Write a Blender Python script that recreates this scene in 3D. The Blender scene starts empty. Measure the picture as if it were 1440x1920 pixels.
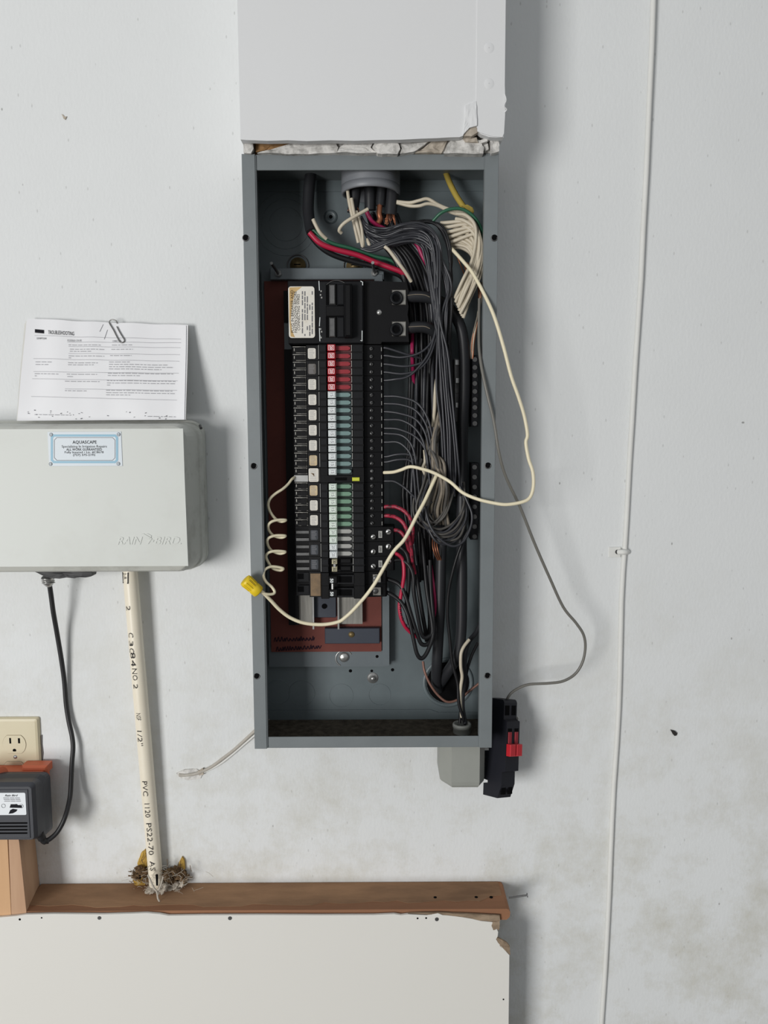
import bpy, bmesh, math, random
from mathutils import Vector, Matrix, noise

random.seed(7)
SC = bpy.context.scene
COL = SC.collection

# ------------------------------------------------------------------ camera
F = 1442.0                       # focal length in pixels of the 1440 x 1920 frame
PITCH, ROLL, YAW = math.radians(6.12), math.radians(0.198), math.radians(0.172)
CAMZ = 1.5
CAM = Vector((0.0, -1.24, CAMZ))


def direction(a, b):
    c, s = math.cos(ROLL), math.sin(ROLL)
    a, b = c * a + s * b, -s * a + c * b
    x = a
    y = math.cos(PITCH) + math.sin(PITCH) * b
    z = -math.sin(PITCH) + math.cos(PITCH) * b
    return Vector((math.cos(YAW) * x + math.sin(YAW) * y, -math.sin(YAW) * x + math.cos(YAW) * y, z))


cam_data = bpy.data.cameras.new('camera')
cam_data.sensor_fit = 'HORIZONTAL'
cam_data.sensor_width = 36.0
cam_data.lens = F / 1440.0 * 36.0
cam_data.clip_start = 0.01
cam = bpy.data.objects.new('camera', cam_data)
fw = direction(0, 0)
rt = direction(1, 0) - fw
up = direction(0, 1) - fw
M = Matrix((rt, up, -fw)).transposed().to_4x4()
M.translation = CAM
cam.matrix_world = M
COL.objects.link(cam)
SC.camera = cam

# ------------------------------------------------------------------ light and exposure
world = bpy.data.worlds.new('garage_ambient')
SC.world = world
world.use_nodes = True
wb = world.node_tree.nodes['Background']
wb.inputs[0].default_value = (0.955, 0.98, 1.0, 1)
wb.inputs[1].default_value = 0.415

ld = bpy.data.lights.new('garage_door_daylight', 'AREA')
ld.shape = 'RECTANGLE'
ld.size, ld.size_y = 1.5, 2.0
ld.energy = 176.0
ld.color = (1.0, 0.99, 0.972)
lo = bpy.data.objects.new('garage_door_daylight', ld)
LDIR = Vector((-math.sin(math.radians(33)), -math.cos(math.radians(33)), -0.08)).normalized()
lo.location = Vector((0, 0, CAMZ - 0.1)) + LDIR * 5.2
lo.rotation_euler = (-LDIR).to_track_quat('-Z', 'Y').to_euler()
COL.objects.link(lo)

SC.view_settings.view_transform = 'Standard'
SC.view_settings.look = 'None'
SC.view_settings.exposure = 0.0
SC.view_settings.gamma = 1.0
SC.view_settings.use_curve_mapping = False


# ------------------------------------------------------------------ helpers
def at(px, py, d):
    """world point seen at a photo pixel on the plane d metres in front of the back wall"""
    v = direction((px - 720.0) / F, (960.0 - py) / F)
    t = (-d - CAM.y) / v.y
    return CAM + v * t


def ax(px, py, d):
    return at(px, py, d).x


def az(px, py, d):
    return at(px, py, d).z


def m_of(wpx, d):
    """size in metres of a width of pixels at depth d"""
    return wpx / F * (1.24 - d)


def lin(c):
    c = c / 255.0
    return c / 12.92 if c <= 0.04045 else ((c + 0.055) / 1.055) ** 2.4


def rgb(r, g, b):
    return (lin(r), lin(g), lin(b), 1.0)


class MB:
    def __init__(self):
        self.v = []
        self.f = []
        self.s = []

    def add(self, vs, fs, smooth=False):
        o = len(self.v)
        self.v += [Vector(p) for p in vs]
        self.f += [tuple(i + o for i in f) for f in fs]
        self.s += [smooth] * len(fs)
        return self

    def box(self, x0, x1, d0, d1, z0, z1, b=0.0):
        """box from depth d0 (back) to d1 (front, towards the viewer); b chamfers the front edges"""
        if x0 > x1: x0, x1 = x1, x0
        if z0 > z1: z0, z1 = z1, z0
        if b <= 0:
            vs = [(x0, -d0, z0), (x1, -d0, z0), (x1, -d0, z1), (x0, -d0, z1),
                  (x0, -d1, z0), (x1, -d1, z0), (x1, -d1, z1), (x0, -d1, z1)]
            fs = [(0, 3, 2, 1), (4, 5, 6, 7), (0, 1, 5, 4), (1, 2, 6, 5), (2, 3, 7, 6), (3, 0, 4, 7)]
            return self.add(vs, [tuple(reversed(f)) for f in fs] if False else fs)
        vs = []
        for (dd, i) in ((d0, 0), (d1 - b, 0), (d1, b)):
            vs += [(x0 + i, -dd, z0 + i), (x1 - i, -dd, z0 + i), (x1 - i, -dd, z1 - i), (x0 + i, -dd, z1 - i)]
        fs = [(0, 3, 2, 1), (8, 9, 10, 11)]
        for k in (0, 4):
            for i in range(4):
                j = (i + 1) % 4
                fs.append((k + i, k + j, k + 4 + j, k + 4 + i))
        return self.add(vs, fs)

    def pbox(self, px0, py0, px1, py1, d0, d1, b=0.0):
        """box whose front face covers the photo rectangle at depth d1"""
        ym, xm = (py0 + py1) / 2, (px0 + px1) / 2
        return self.box(ax(px0, ym, d1), ax(px1, ym, d1), d0, d1, az(xm, py1, d1), az(xm, py0, d1), b)

    def prism(self, pts, d0, d1):
        """pts: list of (x, z) outline, extruded from d0 to d1"""
        n = len(pts)
        vs = [(x, -d0, z) for x, z in pts] + [(x, -d1, z) for x, z in pts]
        fs = [tuple(range(n - 1, -1, -1)), tuple(range(n, 2 * n))]
        for i in range(n):
            j = (i + 1) % n
            fs.append((i, j, n + j, n + i))
        return self.add(vs, fs)

    def pprism(self, pix, d0, d1):
        return self.prism([(at(x, y, d1).x, at(x, y, d1).z) for x, y in pix], d0, d1)

    def zprism(self, pts, z0, z1):
        """pts: list of (x, d) outline, extruded vertically"""
        n = len(pts)
        vs = [(x, -d, z0) for x, d in pts] + [(x, -d, z1) for x, d in pts]
        fs = [tuple(range(n)), tuple(range(2 * n - 1, n - 1, -1))]
        for i in range(n):
            j = (i + 1) % n
            fs.append((i, n + i, n + j, j))
        return self.add(vs, fs)

    def tube(self, pts, r, n=8, cap=True, radii=None):
        pts = [Vector(p) for p in pts]
        m = len(pts)
        t0 = (pts[1] - pts[0]).normalized()
        u = t0.orthogonal().normalized()
        vs, fs = [], []
        for i, p in enumerate(pts):
            t = (pts[min(i + 1, m - 1)] - pts[max(i - 1, 0)])
            t = t.normalized() if t.length > 1e-9 else t0
            u = (u - t * u.dot(t))
            u = u.normalized() if u.length > 1e-9 else t.orthogonal().normalized()
            w = t.cross(u)
            rr = radii[i] if radii else r
            for k in range(n):
                a = 2 * math.pi * k / n
                vs.append(p + (u * math.cos(a) + w * math.sin(a)) * rr)
        for i in range(m - 1):
            for k in range(n):
                k2 = (k + 1) % n
                fs.append((i * n + k, i * n + k2, (i + 1) * n + k2, (i + 1) * n + k))
        self.add(vs, fs, True)
        if cap:
            self.add([vs[k] for k in range(n)], [tuple(range(n - 1, -1, -1))])
            self.add([vs[(m - 1) * n + k] for k in range(n)], [tuple(range(n))])
        return self

    def cyl(self, p0, p1, r, n=16, r1=None):
        return self.tube([p0, p1], r, n, True, [r, r if r1 is None else r1])

    def disc(self, px, py, d0, d1, rpx, n=16, r1=None):
        """short cylinder standing out of the wall"""
        c = at(px, py, d1)
        r = m_of(rpx, d1)
        return self.cyl(Vector((c.x, -d0, c.z)), Vector((c.x, -d1, c.z)), r, n, r1)

    def ring(self, c, axis, R, r, n=28, k=8, a0=0.0, a1=2 * math.pi):
        axis = Vector(axis).normalized()
        u = axis.orthogonal().normalized()
        w = axis.cross(u)
        full = abs(a1 - a0 - 2 * math.pi) < 1e-6
        pts = [Vector(c) + (u * math.cos(a0 + (a1 - a0) * i / n) + w * math.sin(a0 + (a1 - a0) * i / n)) * R
               for i in range(n + 1)]
        return self.tube(pts, r, k, not full)

    def lathe(self, c, prof, axis=(0, 0, 1), n=32):
        """prof: list of (radius, height along axis)"""
        axis = Vector(axis).normalized()
        u = axis.orthogonal().normalized()
        w = axis.cross(u)
        vs, fs = [], []
        for r, h in prof:
            for k in range(n):
                a = 2 * math.pi * k / n
                vs.append(Vector(c) + axis * h + (u * math.cos(a) + w * math.sin(a)) * r)
        for i in range(len(prof) - 1):
            for k in range(n):
                k2 = (k + 1) % n
                fs.append((i * n + k, i * n + k2, (i + 1) * n + k2, (i + 1) * n + k))
        return self.add(vs, fs, True)

    def blob(self, c, rx, ry, rz, seed=0, rough=0.25, sub=3):
        bm = bmesh.new()
        bmesh.ops.create_icosphere(bm, subdivisions=sub, radius=1.0)
        vs = []
        for v in bm.verts:
            k = 1 + rough * noise.noise(v.co * 2.2 + Vector((seed * 3.7, seed * 1.3, 0))) * 1.6
            vs.append(Vector(c) + Vector((v.co.x * rx, v.co.y * ry, v.co.z * rz)) * k)
        fs = [tuple(v.index for v in f.verts) for f in bm.faces]
        bm.free()
        return self.add(vs, fs, True)

    def mesh(self, name, off=Vector((0, 0, 0)), xf=None):
        me = bpy.data.meshes.new(name)
        vs = [(xf @ v if xf is not None else v) - off for v in self.v]
        me.from_pydata([tuple(v) for v in vs], [], self.f)
        me.polygons.foreach_set('use_smooth', self.s)
        me.update()
        bm = bmesh.new()
        bm.from_mesh(me)
        bmesh.ops.recalc_face_normals(bm, faces=bm.faces)
        bm.to_mesh(me)
        bm.free()
        return me


ORG = {}


def tagit(o, label=None, cat=None, group=None, kind=None):
    if label: o['label'] = label
    if cat: o['category'] = cat
    if group: o['group'] = group
    if kind: o['kind'] = kind
    return o


def thing(name, loc, label, cat, group=None, kind=None):
    o = bpy.data.objects.new(name, None)
    o.empty_display_size = 0.02
    o.location = loc
    COL.objects.link(o)
    ORG[o.name] = Vector(loc)
    return tagit(o, label, cat, group, kind)


def part(name, mb, mat, parent, label=None, kind=None, xf=None, mesh=None):
    """one mesh object, child of parent (its vertices are given in world space)"""
    off = ORG[parent.name]
    me = mesh if mesh is not None else mb.mesh(name, off, xf)
    if mat is not None and not me.materials:
        me.materials.append(mat)
    o = bpy.data.objects.new(name, me)
    o.parent = parent
    COL.objects.link(o)
    ORG[o.name] = off
    return tagit(o, label=label, kind=kind)


def solo(name, mb, mat, label=None, cat=None, group=None, kind=None, xf=None):
    """a thing that is one mesh; its origin goes to the middle of its base"""
    vs = [(xf @ v if xf is not None else v) for v in mb.v]
    off = Vector((sum(v.x for v in vs) / len(vs), sum(v.y for v in vs) / len(vs), min(v.z for v in vs)))
    me = mb.mesh(name, off, xf)
    me.materials.append(mat)
    o = bpy.data.objects.new(name, me)
    o.location = off
    COL.objects.link(o)
    ORG[o.name] = off
    return tagit(o, label, cat, group, kind)


def spline(pts, step=5):
    """Catmull-Rom through points"""
    P = [Vector(p) for p in pts]
    if len(P) < 3:
        return P
    P = [P[0] * 2 - P[1]] + P + [P[-1] * 2 - P[-2]]
    out = []
    for i in range(1, len(P) - 2):
        a, b, c, d = P[i - 1:i + 3]
        for k in range(step):
            t = k / step
            out.append(0.5 * ((2 * b) + (c - a) * t + (2 * a - 5 * b + 4 * c - d) * t * t
                              + (3 * b - a - 3 * c + d) * t ** 3))
    out.append(P[-2])
    return out


def path(pp, step=5):
    return spline([at(*p) for p in pp], step)


_txt = {}


def text_geo(s, shear=0.0, bold=0.0):
    key = (s, shear, bold)
    if key not in _txt:
        cu = bpy.data.curves.new('t', 'FONT')
        cu.body = s
        cu.shear = shear
        cu.offset = bold
        cu.resolution_u = 2
        ob = bpy.data.objects.new('t', cu)
        COL.objects.link(ob)
        dg = bpy.context.evaluated_depsgraph_get()
        me = bpy.data.meshes.new_from_object(ob.evaluated_get(dg))
        vs = [Vector(v.co) for v in me.vertices]
        fs = [tuple(p.vertices) for p in me.polygons]
        bpy.data.objects.remove(ob)
        bpy.data.curves.remove(cu)
        bpy.data.meshes.remove(me)
        x0, x1 = min(v.x for v in vs), max(v.x for v in vs)
        y0, y1 = min(v.y for v in vs), max(v.y for v in vs)
        vs = [((v.x - (x0 + x1) / 2) / (x1 - x0), (v.y - (y0 + y1) / 2) / (y1 - y0)) for v in vs]
        _txt[key] = (vs, fs)
    return _txt[key]


def text_into(mb, s, c, w, h, right=(1, 0, 0), upv=(0, 0, 1), shear=0.0, bold=0.0, thick=0.0):
    """lettering, w wide and h high, centred at c; thick > 0 makes raised letters"""
    vs, fs = text_geo(s, shear, bold)
    R, U, c = Vector(right), Vector(upv), Vector(c)
    N = R.cross(U)
    front = [c + R * (x * w) + U * (y * h) + N * thick for x, y in vs]
    mb.add(front, fs)
    if thick > 0:
        edges = {}
        for f in fs:
            for i in range(len(f)):
                a, b = f[i], f[(i + 1) % len(f)]
                k = (min(a, b), max(a, b))
                edges[k] = edges.get(k, 0) + 1
        back = [v - N * thick for v in front]
        n = len(front)
        mb.add(front + back, [(a, b, b + n, a + n) for (a, b), q in edges.items() if q == 1])
    return mb


def ptext(mb, s, px0, py0, px1, py1, d, rot=0, **kw):
    """lettering filling a photo rectangle at depth d; rot 90 reads upwards, -90 reads downwards"""
    c = at((px0 + px1) / 2, (py0 + py1) / 2, d)
    w, h = m_of(abs(px1 - px0), d), m_of(abs(py1 - py0), d)
    if rot == 0:
        return text_into(mb, s, c, w, h, **kw)
    if rot == 90:
        return text_into(mb, s, c, h, w, (0, 0, 1), (-1, 0, 0), **kw)
    return text_into(mb, s, c, h, w, (0, 0, -1), (1, 0, 0), **kw)


# ------------------------------------------------------------------ materials
def mat(name, color, rough=0.6, metal=0.0, var=0.0, vscale=30.0, bump=0.0, bscale=200.0, stretch=(1, 1, 1),
        color2=None, spec=0.5, thr=None, trans=0.0):
    """principled material; a noise mixes color towards color2 (or a darker tone) by var; fine bump"""
    m = bpy.data.materials.new(name)
    m.use_nodes = True
    nt = m.node_tree
    b = nt.nodes['Principled BSDF']
    b.inputs['Base Color'].default_value = color
    b.inputs['Roughness'].default_value = rough
    b.inputs['Metallic'].default_value = metal
    b.inputs['Specular IOR Level'].default_value = spec
    if trans:
        b.inputs['Transmission Weight'].default_value = trans
    if var > 0 or bump > 0:
        tc = nt.nodes.new('ShaderNodeTexCoord')
        mp = nt.nodes.new('ShaderNodeMapping')
        mp.inputs['Scale'].default_value = stretch
        nt.links.new(tc.outputs['Object'], mp.inputs['Vector'])
    if var > 0:
        nz = nt.nodes.new('ShaderNodeTexNoise')
        nz.inputs['Scale'].default_value = vscale
        nz.inputs['Detail'].default_value = 6
        nz.inputs['Roughness'].default_value = 0.65
        nt.links.new(mp.outputs['Vector'], nz.inputs['Vector'])
        cr = nt.nodes.new('ShaderNodeValToRGB')
        lo_, hi_ = thr if thr else (0.35, 0.7)
        cr.color_ramp.elements[0].position = lo_
        cr.color_ramp.elements[1].position = hi_
        mx = nt.nodes.new('ShaderNodeMix')
        mx.data_type = 'RGBA'
        nt.links.new(nz.outputs['Fac'], cr.inputs['Fac'])
        ml = nt.nodes.new('ShaderNodeMath')
        ml.operation = 'MULTIPLY'
        ml.inputs[1].default_value = var
        nt.links.new(cr.outputs['Color'], ml.inputs[0])
        nt.links.new(ml.outputs[0], mx.inputs['Factor'])
        mx.inputs['A'].default_value = color
        c2 = color2 if color2 else tuple(x * 0.5 for x in color[:3]) + (1,)
        mx.inputs['B'].default_value = c2
        nt.links.new(mx.outputs['Result'], b.inputs['Base Color'])
    if bump > 0:
        n2 = nt.nodes.new('ShaderNodeTexNoise')
        n2.inputs['Scale'].default_value = bscale
        n2.inputs['Detail'].default_value = 4
        nt.links.new(mp.outputs['Vector'], n2.inputs['Vector'])
        bp = nt.nodes.new('ShaderNodeBump')
        bp.inputs['Strength'].default_value = bump
        bp.inputs['Distance'].default_value = 0.001
        nt.links.new(n2.outputs['Fac'], bp.inputs['Height'])
        nt.links.new(bp.outputs['Normal'], b.inputs['Normal'])
    return m


def wall_material():
    """painted stippled drywall with tiny specks, scuffs and a dusty foot"""
    m = mat('painted_stipple', rgb(226, 228, 228), 0.75, 0, 0.10, 2.2, 0.0, spec=0.25)
    nt = m.node_tree
    b = nt.nodes['Principled BSDF']
    src = b.inputs['Base Color'].links[0].from_socket
    tc = nt.nodes.new('ShaderNodeTexCoord')

    def specks(scale, size, share, stretch, amount, prev, tone):
        mp = nt.nodes.new('ShaderNodeMapping')
        mp.inputs['Scale'].default_value = stretch
        nt.links.new(tc.outputs['Object'], mp.inputs['Vector'])
        vo = nt.nodes.new('ShaderNodeTexVoronoi')
        vo.inputs['Scale'].default_value = scale
        nt.links.new(mp.outputs['Vector'], vo.inputs['Vector'])
        lt = nt.nodes.new('ShaderNodeMapRange')
        lt.inputs['From Min'].default_value = size
        lt.inputs['From Max'].default_value = size * 0.5
        nt.links.new(vo.outputs['Distance'], lt.inputs['Value'])
        sp = nt.nodes.new('ShaderNodeSeparateColor')
        nt.links.new(vo.outputs['Color'], sp.inputs['Color'])
        gt = nt.nodes.new('ShaderNodeMath')
        gt.operation = 'GREATER_THAN'
        gt.inputs[1].default_value = 1 - share
        nt.links.new(sp.outputs['Red'], gt.inputs[0])
        mu = nt.nodes.new('ShaderNodeMath')
        mu.operation = 'MULTIPLY'
        nt.links.new(lt.outputs['Result'], mu.inputs[0])
        nt.links.new(gt.outputs[0], mu.inputs[1])
        m2 = nt.nodes.new('ShaderNodeMath')
        m2.operation = 'MULTIPLY'
        m2.inputs[1].default_value = amount
        nt.links.new(mu.outputs[0], m2.inputs[0])
        mx = nt.nodes.new('ShaderNodeMix')
        mx.data_type = 'RGBA'
        nt.links.new(m2.outputs[0], mx.inputs['Factor'])
        nt.links.new(prev, mx.inputs['A'])
        mx.inputs['B'].default_value = tone
        return mx.outputs['Result']

    src = specks(150, 0.22, 0.06, (1, 1, 0.45), 0.26, src, rgb(120, 118, 112))
    src = specks(38, 0.06, 0.09, (1, 1, 0.6), 0.55, src, rgb(90, 88, 82))
    src = specks(12, 0.035, 0.12, (1, 1, 1.4), 0.6, src, rgb(80, 76, 70))
    # dust scuffs low on the wall
    sx = nt.nodes.new('ShaderNodeSeparateXYZ')
    nt.links.new(tc.outputs['Object'], sx.inputs[0])
    mr = nt.nodes.new('ShaderNodeMapRange')
    mr.inputs['From Min'].default_value = 1.35
    mr.inputs['From Max'].default_value = 0.75
    nt.links.new(sx.outputs['Z'], mr.inputs['Value'])
    nz = nt.nodes.new('ShaderNodeTexNoise')
    nz.inputs['Scale'].default_value = 9
    nz.inputs['Detail'].default_value = 9
    nz.inputs['Roughness'].default_value = 0.75
    nt.links.new(tc.outputs['Object'], nz.inputs['Vector'])
    cr = nt.nodes.new('ShaderNodeMapRange')
    cr.inputs['From Min'].default_value = 0.45
    cr.inputs['From Max'].default_value = 0.75
    nt.links.new(nz.outputs['Fac'], cr.inputs['Value'])
    mu = nt.nodes.new('ShaderNodeMath')
    mu.operation = 'MULTIPLY'
    nt.links.new(mr.outputs['Result'], mu.inputs[0])
    nt.links.new(cr.outputs['Result'], mu.inputs[1])
    m3 = nt.nodes.new('ShaderNodeMath')
    m3.operation = 'MULTIPLY'
    m3.inputs[1].default_value = 0.72
    nt.links.new(mu.outputs[0], m3.inputs[0])
    mx = nt.nodes.new('ShaderNodeMix')
    mx.data_type = 'RGBA'
    nt.links.new(m3.outputs[0], mx.inputs['Factor'])
    nt.links.new(src, mx.inputs['A'])
    mx.inputs['B'].default_value = rgb(190, 186, 170)
    nt.links.new(mx.outputs['Result'], b.inputs['Base Color'])
    # stipple relief: short upright strokes
    mp = nt.nodes.new('ShaderNodeMapping')
    mp.inputs['Scale'].default_value = (1, 1, 0.55)
    nt.links.new(tc.outputs['Object'], mp.inputs['Vector'])
    n2 = nt.nodes.new('ShaderNodeTexNoise')
    n2.inputs['Scale'].default_value = 230
    n2.inputs['Detail'].default_value = 3
    nt.links.new(mp.outputs['Vector'], n2.inputs['Vector'])
    bp = nt.nodes.new('ShaderNodeBump')
    bp.inputs['Strength'].default_value = 0.35
    bp.inputs['Distance'].default_value = 0.0012
    nt.links.new(n2.outputs['Fac'], bp.inputs['Height'])
    nt.links.new(bp.outputs['Normal'], b.inputs['Normal'])
    return m


MT = {}
MT['wall'] = wall_material()
MT['drywall'] = mat('painted_drywall', rgb(220, 221, 222), 0.7, 0, 0.08, 4, 0.12, 160, spec=0.3, color2=rgb(205, 202, 196))
MT['board'] = mat('white_board', rgb(224, 222, 216), 0.6, 0, 0.10, 3, 0.08, 90, spec=0.3, color2=rgb(218, 214, 204))
MT['gypsum'] = mat('broken_gypsum', rgb(216, 214, 210), 0.9, 0, 0.8, 60, 1.0, 160, color2=rgb(118, 115, 110), thr=(0.46, 0.72), spec=0.1)
MT['torn'] = mat('torn_paper', rgb(200, 190, 176), 0.9, 0, 0.6, 60, 0.6, 200, color2=rgb(120, 110, 98), spec=0.1)
MT['tornedge'] = mat('torn_board_edge', rgb(168, 148, 126), 0.9, 0, 0.8, 60, 0.7, 160, (0.3, 1, 1), color2=rgb(88, 74, 60), spec=0.1)
MT['kraft'] = mat('brown_fibre', rgb(176, 138, 96), 0.85, 0, 0.6, 50, 0.4, 200, color2=rgb(110, 82, 54), spec=0.1)
MT['steel'] = mat('grey_enamel', rgb(120, 126, 128), 0.42, 0, 0.30, 14, 0.06, 120, color2=rgb(96, 102, 104))
MT['backsteel'] = mat('grey_blue_enamel', rgb(101, 111, 114), 0.42, 0, 0.5, 7, 0.06, 120, color2=rgb(72, 80, 84))
MT['pan'] = mat('pan_enamel', rgb(104, 112, 116), 0.4, 0, 0.3, 12, 0.05, 120)
MT['dirt'] = mat('dirt', rgb(92, 86, 76), 0.95, 0, 0.8, 90, 0.9, 300, color2=rgb(46, 42, 38), spec=0.05)
MT['hole'] = mat('dark_hole', rgb(14, 14, 15), 0.9, spec=0.05)
MT['redboard'] = mat('red_fibreboard', rgb(112, 60, 52), 0.7, 0, 0.5, 10, 0.15, 120, color2=rgb(82, 46, 42), spec=0.3)
MT['ink'] = mat('black_ink', rgb(24, 24, 30), 0.7, spec=0.2)
MT['wood_dust'] = mat('dust_on_wood', rgb(172, 136, 106), 0.95, 0, 0.9, 16, 0.4, 120, (0.3, 1, 1), color2=rgb(124, 98, 78), spec=0.05)
MT['faintink'] = mat('faint_ink', rgb(188, 192, 192), 0.7)
MT['marker'] = mat('faded_marker', rgb(46, 32, 44), 0.8, spec=0.1)
MT['greyink'] = mat('grey_ink', rgb(118, 118, 122), 0.8, spec=0.1)
MT['paleink'] = mat('pale_ink', rgb(150, 150, 154), 0.8, spec=0.1)
MT['bakelite'] = mat('black_bakelite', rgb(17, 17, 19), 0.5, 0, 0.3, 60, 0.08, 300, color2=rgb(11, 11, 12), spec=0.16)
MT['bakelite2'] = mat('black_bakelite_worn', rgb(24, 25, 28), 0.48, 0, 0.35, 40, 0.1, 300, color2=rgb(15, 15, 17), spec=0.18)
MT['navyblack'] = mat('navy_black_plastic', rgb(31, 32, 39), 0.5, 0, 0.3, 40, 0.08, 300, color2=rgb(22, 23, 28), spec=0.25)
MT['dusty_paint'] = mat('dusty_paint', rgb(186, 181, 172), 0.7, 0, 0.5, 60, color2=rgb(150, 143, 132))
MT['darkplate'] = mat('blue_black_plastic', rgb(52, 58, 70), 0.5, 0, 0.3, 30)
MT['alu'] = mat('aluminium', rgb(158, 156, 150), 0.4, 0.75, 0.45, 40, 0.3, 120, (1, 1, 0.1), color2=rgb(104, 101, 96))
MT['metal'] = mat('bright_metal', rgb(190, 190, 188), 0.32, 0.8, 0.3, 90)
MT['darkmetal'] = mat('dull_screw_metal', rgb(104, 104, 104), 0.45, 0.7, 0.4, 200)
MT['brass'] = mat('tarnished_brass', rgb(142, 122, 82), 0.5, 0.6, 0.6, 120, color2=rgb(74, 64, 48))
MT['copper'] = mat('copper', rgb(164, 106, 78), 0.4, 0.7, 0.5, 80, color2=rgb(116, 68, 46))
MT['copperdull'] = mat('dull_copper', rgb(136, 100, 88), 0.5, 0.3, 0.4, 60, color2=rgb(100, 74, 66))
MT['red'] = mat('red_plastic', rgb(190, 32, 44), 0.42)
MT['redbar'] = mat('dull_red_plastic', rgb(142, 24, 38), 0.45)
MT['redbase'] = mat('dark_red_plastic', rgb(84, 26, 30), 0.5)
MT['white'] = mat('white_plastic', rgb(232, 238, 238), 0.42)
MT['greenwhite'] = mat('green_white_plastic', rgb(226, 240, 226), 0.42)
MT['teal'] = mat('teal_grey_plastic', rgb(112, 138, 136), 0.42)
MT['tealbase'] = mat('dark_teal_plastic', rgb(26, 44, 46), 0.5)
MT['green'] = mat('sage_green_plastic', rgb(110, 146, 122), 0.42)
MT['greenbase'] = mat('dark_green_plastic', rgb(22, 48, 34), 0.5)
MT['greybar'] = mat('grey_plastic_bar', rgb(162, 162, 158), 0.42)
MT['greybase'] = mat('charcoal_plastic', rgb(44, 45, 46), 0.5)
MT['tan'] = mat('tan_plastic', rgb(196, 190, 160), 0.45, 0, 0.4, 200, color2=rgb(120, 112, 84))
MT['lime'] = mat('lime_button', rgb(198, 204, 62), 0.4)
MT['sticker'] = mat('paper_sticker', rgb(226, 222, 212), 0.7, 0, 0.35, 70, color2=rgb(182, 160, 120), thr=(0.55, 0.8))
MT['sticker2'] = mat('yellowed_sticker', rgb(218, 200, 164), 0.7, 0, 0.6, 60, color2=rgb(168, 134, 88))
MT['sticker_grey'] = mat('grey_sticker', rgb(100, 96, 92), 0.7)
MT['sticker_dark'] = mat('dark_sticker', rgb(58, 62, 68), 0.7)
MT['sticker_brown'] = mat('brown_sticker', rgb(136, 112, 84), 0.7, 0, 0.6, 90, color2=rgb(84, 74, 60))
MT['stain'] = mat('stained_sticker', rgb(206, 176, 122), 0.7, 0, 0.7, 60, color2=rgb(170, 134, 80))
MT['wire_black'] = mat('black_wire', rgb(24, 24, 26), 0.40, 0, 0.25, 40, color2=rgb(38, 38, 40), spec=0.3)
MT['wire_grey'] = mat('charcoal_wire', rgb(50, 51, 56), 0.36, 0, 0.25, 40, color2=rgb(34, 34, 37))
MT['wire_dusty'] = mat('dusty_grey_wire', rgb(84, 81, 77), 0.5, 0, 0.5, 60, color2=rgb(52, 50, 49))
MT['wire_tan'] = mat('dusty_tan_wire', rgb(136, 126, 112), 0.55, 0, 0.6, 60, color2=rgb(88, 81, 72))
MT['wire_white'] = mat('white_wire', rgb(204, 194, 174), 0.45, 0, 0.4, 50, color2=rgb(168, 158, 138))
MT['wire_cream'] = mat('cream_wire', rgb(232, 222, 192), 0.45, 0, 0.2, 30, color2=rgb(210, 200, 172))
MT['wire_red'] = mat('red_wire', rgb(176, 28, 62), 0.4)
MT['wire_reddirty'] = mat('scuffed_red_wire', rgb(160, 38, 62), 0.45, 0, 0.9, 140, color2=rgb(52, 26, 32), thr=(0.46, 0.6))
MT['wire_pink'] = mat('magenta_wire', rgb(154, 28, 78), 0.4)
MT['wire_green'] = mat('green_wire', rgb(44, 96, 72), 0.4)
MT['wire_greyloose'] = mat('grey_loose_wire', rgb(112, 110, 104), 0.4)
MT['cable'] = mat('black_cable', rgb(42, 43, 46), 0.42, 0, 0.3, 20, 0.06, 100, color2=rgb(29, 29, 32), spec=0.3)
MT['yellow_cable'] = mat('yellow_cable', rgb(182, 160, 74), 0.5, 0, 0.3, 40, color2=rgb(170, 140, 60))
MT['yellow'] = mat('yellow_plastic', rgb(232, 200, 36), 0.4)
MT['pvc_grey'] = mat('grey_pvc', rgb(122, 125, 130), 0.45, 0, 0.2, 30)
MT['fitting'] = mat('pale_grey_fitting', rgb(150, 152, 146), 0.5, 0, 0.15, 20)
MT['pvc'] = mat('cream_pvc', rgb(238, 230, 212), 0.35, 0, 0.25, 12, color2=rgb(222, 208, 180))
MT['case'] = mat('controller_plastic', rgb(206, 209, 204), 0.5, 0, 0.22, 9, 0.03, 300, color2=rgb(178, 177, 168), thr=(0.5, 0.75))
MT['casedirty'] = mat('controller_plastic_grimy', rgb(200, 201, 194), 0.55, 0, 0.6, 22, 0.05, 200, color2=rgb(126, 122, 112), thr=(0.5, 0.82))
MT['plate'] = mat('label_plate', rgb(208, 216, 222), 0.45)
MT['plateblue'] = mat('label_blue', rgb(132, 178, 200), 0.45)
MT['paper'] = mat('white_paper', rgb(236, 236, 238), 0.8, 0, 0.06, 8, spec=0.2)
MT['paper2'] = mat('aged_paper', rgb(222, 221, 216), 0.8, 0, 0.2, 20, spec=0.2)
MT['clip'] = mat('clip_steel', rgb(128, 126, 124), 0.35, 0.8)
MT['tape'] = mat('black_tape', rgb(30, 30, 32), 0.55)
MT['cord'] = mat('black_cord', rgb(34, 34, 36), 0.5)
MT['adapter'] = mat('black_transformer_plastic', rgb(58, 60, 66), 0.5, 0, 0.2, 40, 0.1, 400)
MT['adapterlabel'] = mat('adapter_label', rgb(230, 234, 238), 0.5)
MT['orange'] = mat('orange_plastic', rgb(208, 108, 74), 0.5, 0, 0.25, 30)
MT['ivory'] = mat('ivory_plastic', rgb(212, 202, 172), 0.4, 0, 0.2, 30, color2=rgb(196, 182, 150))
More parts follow.
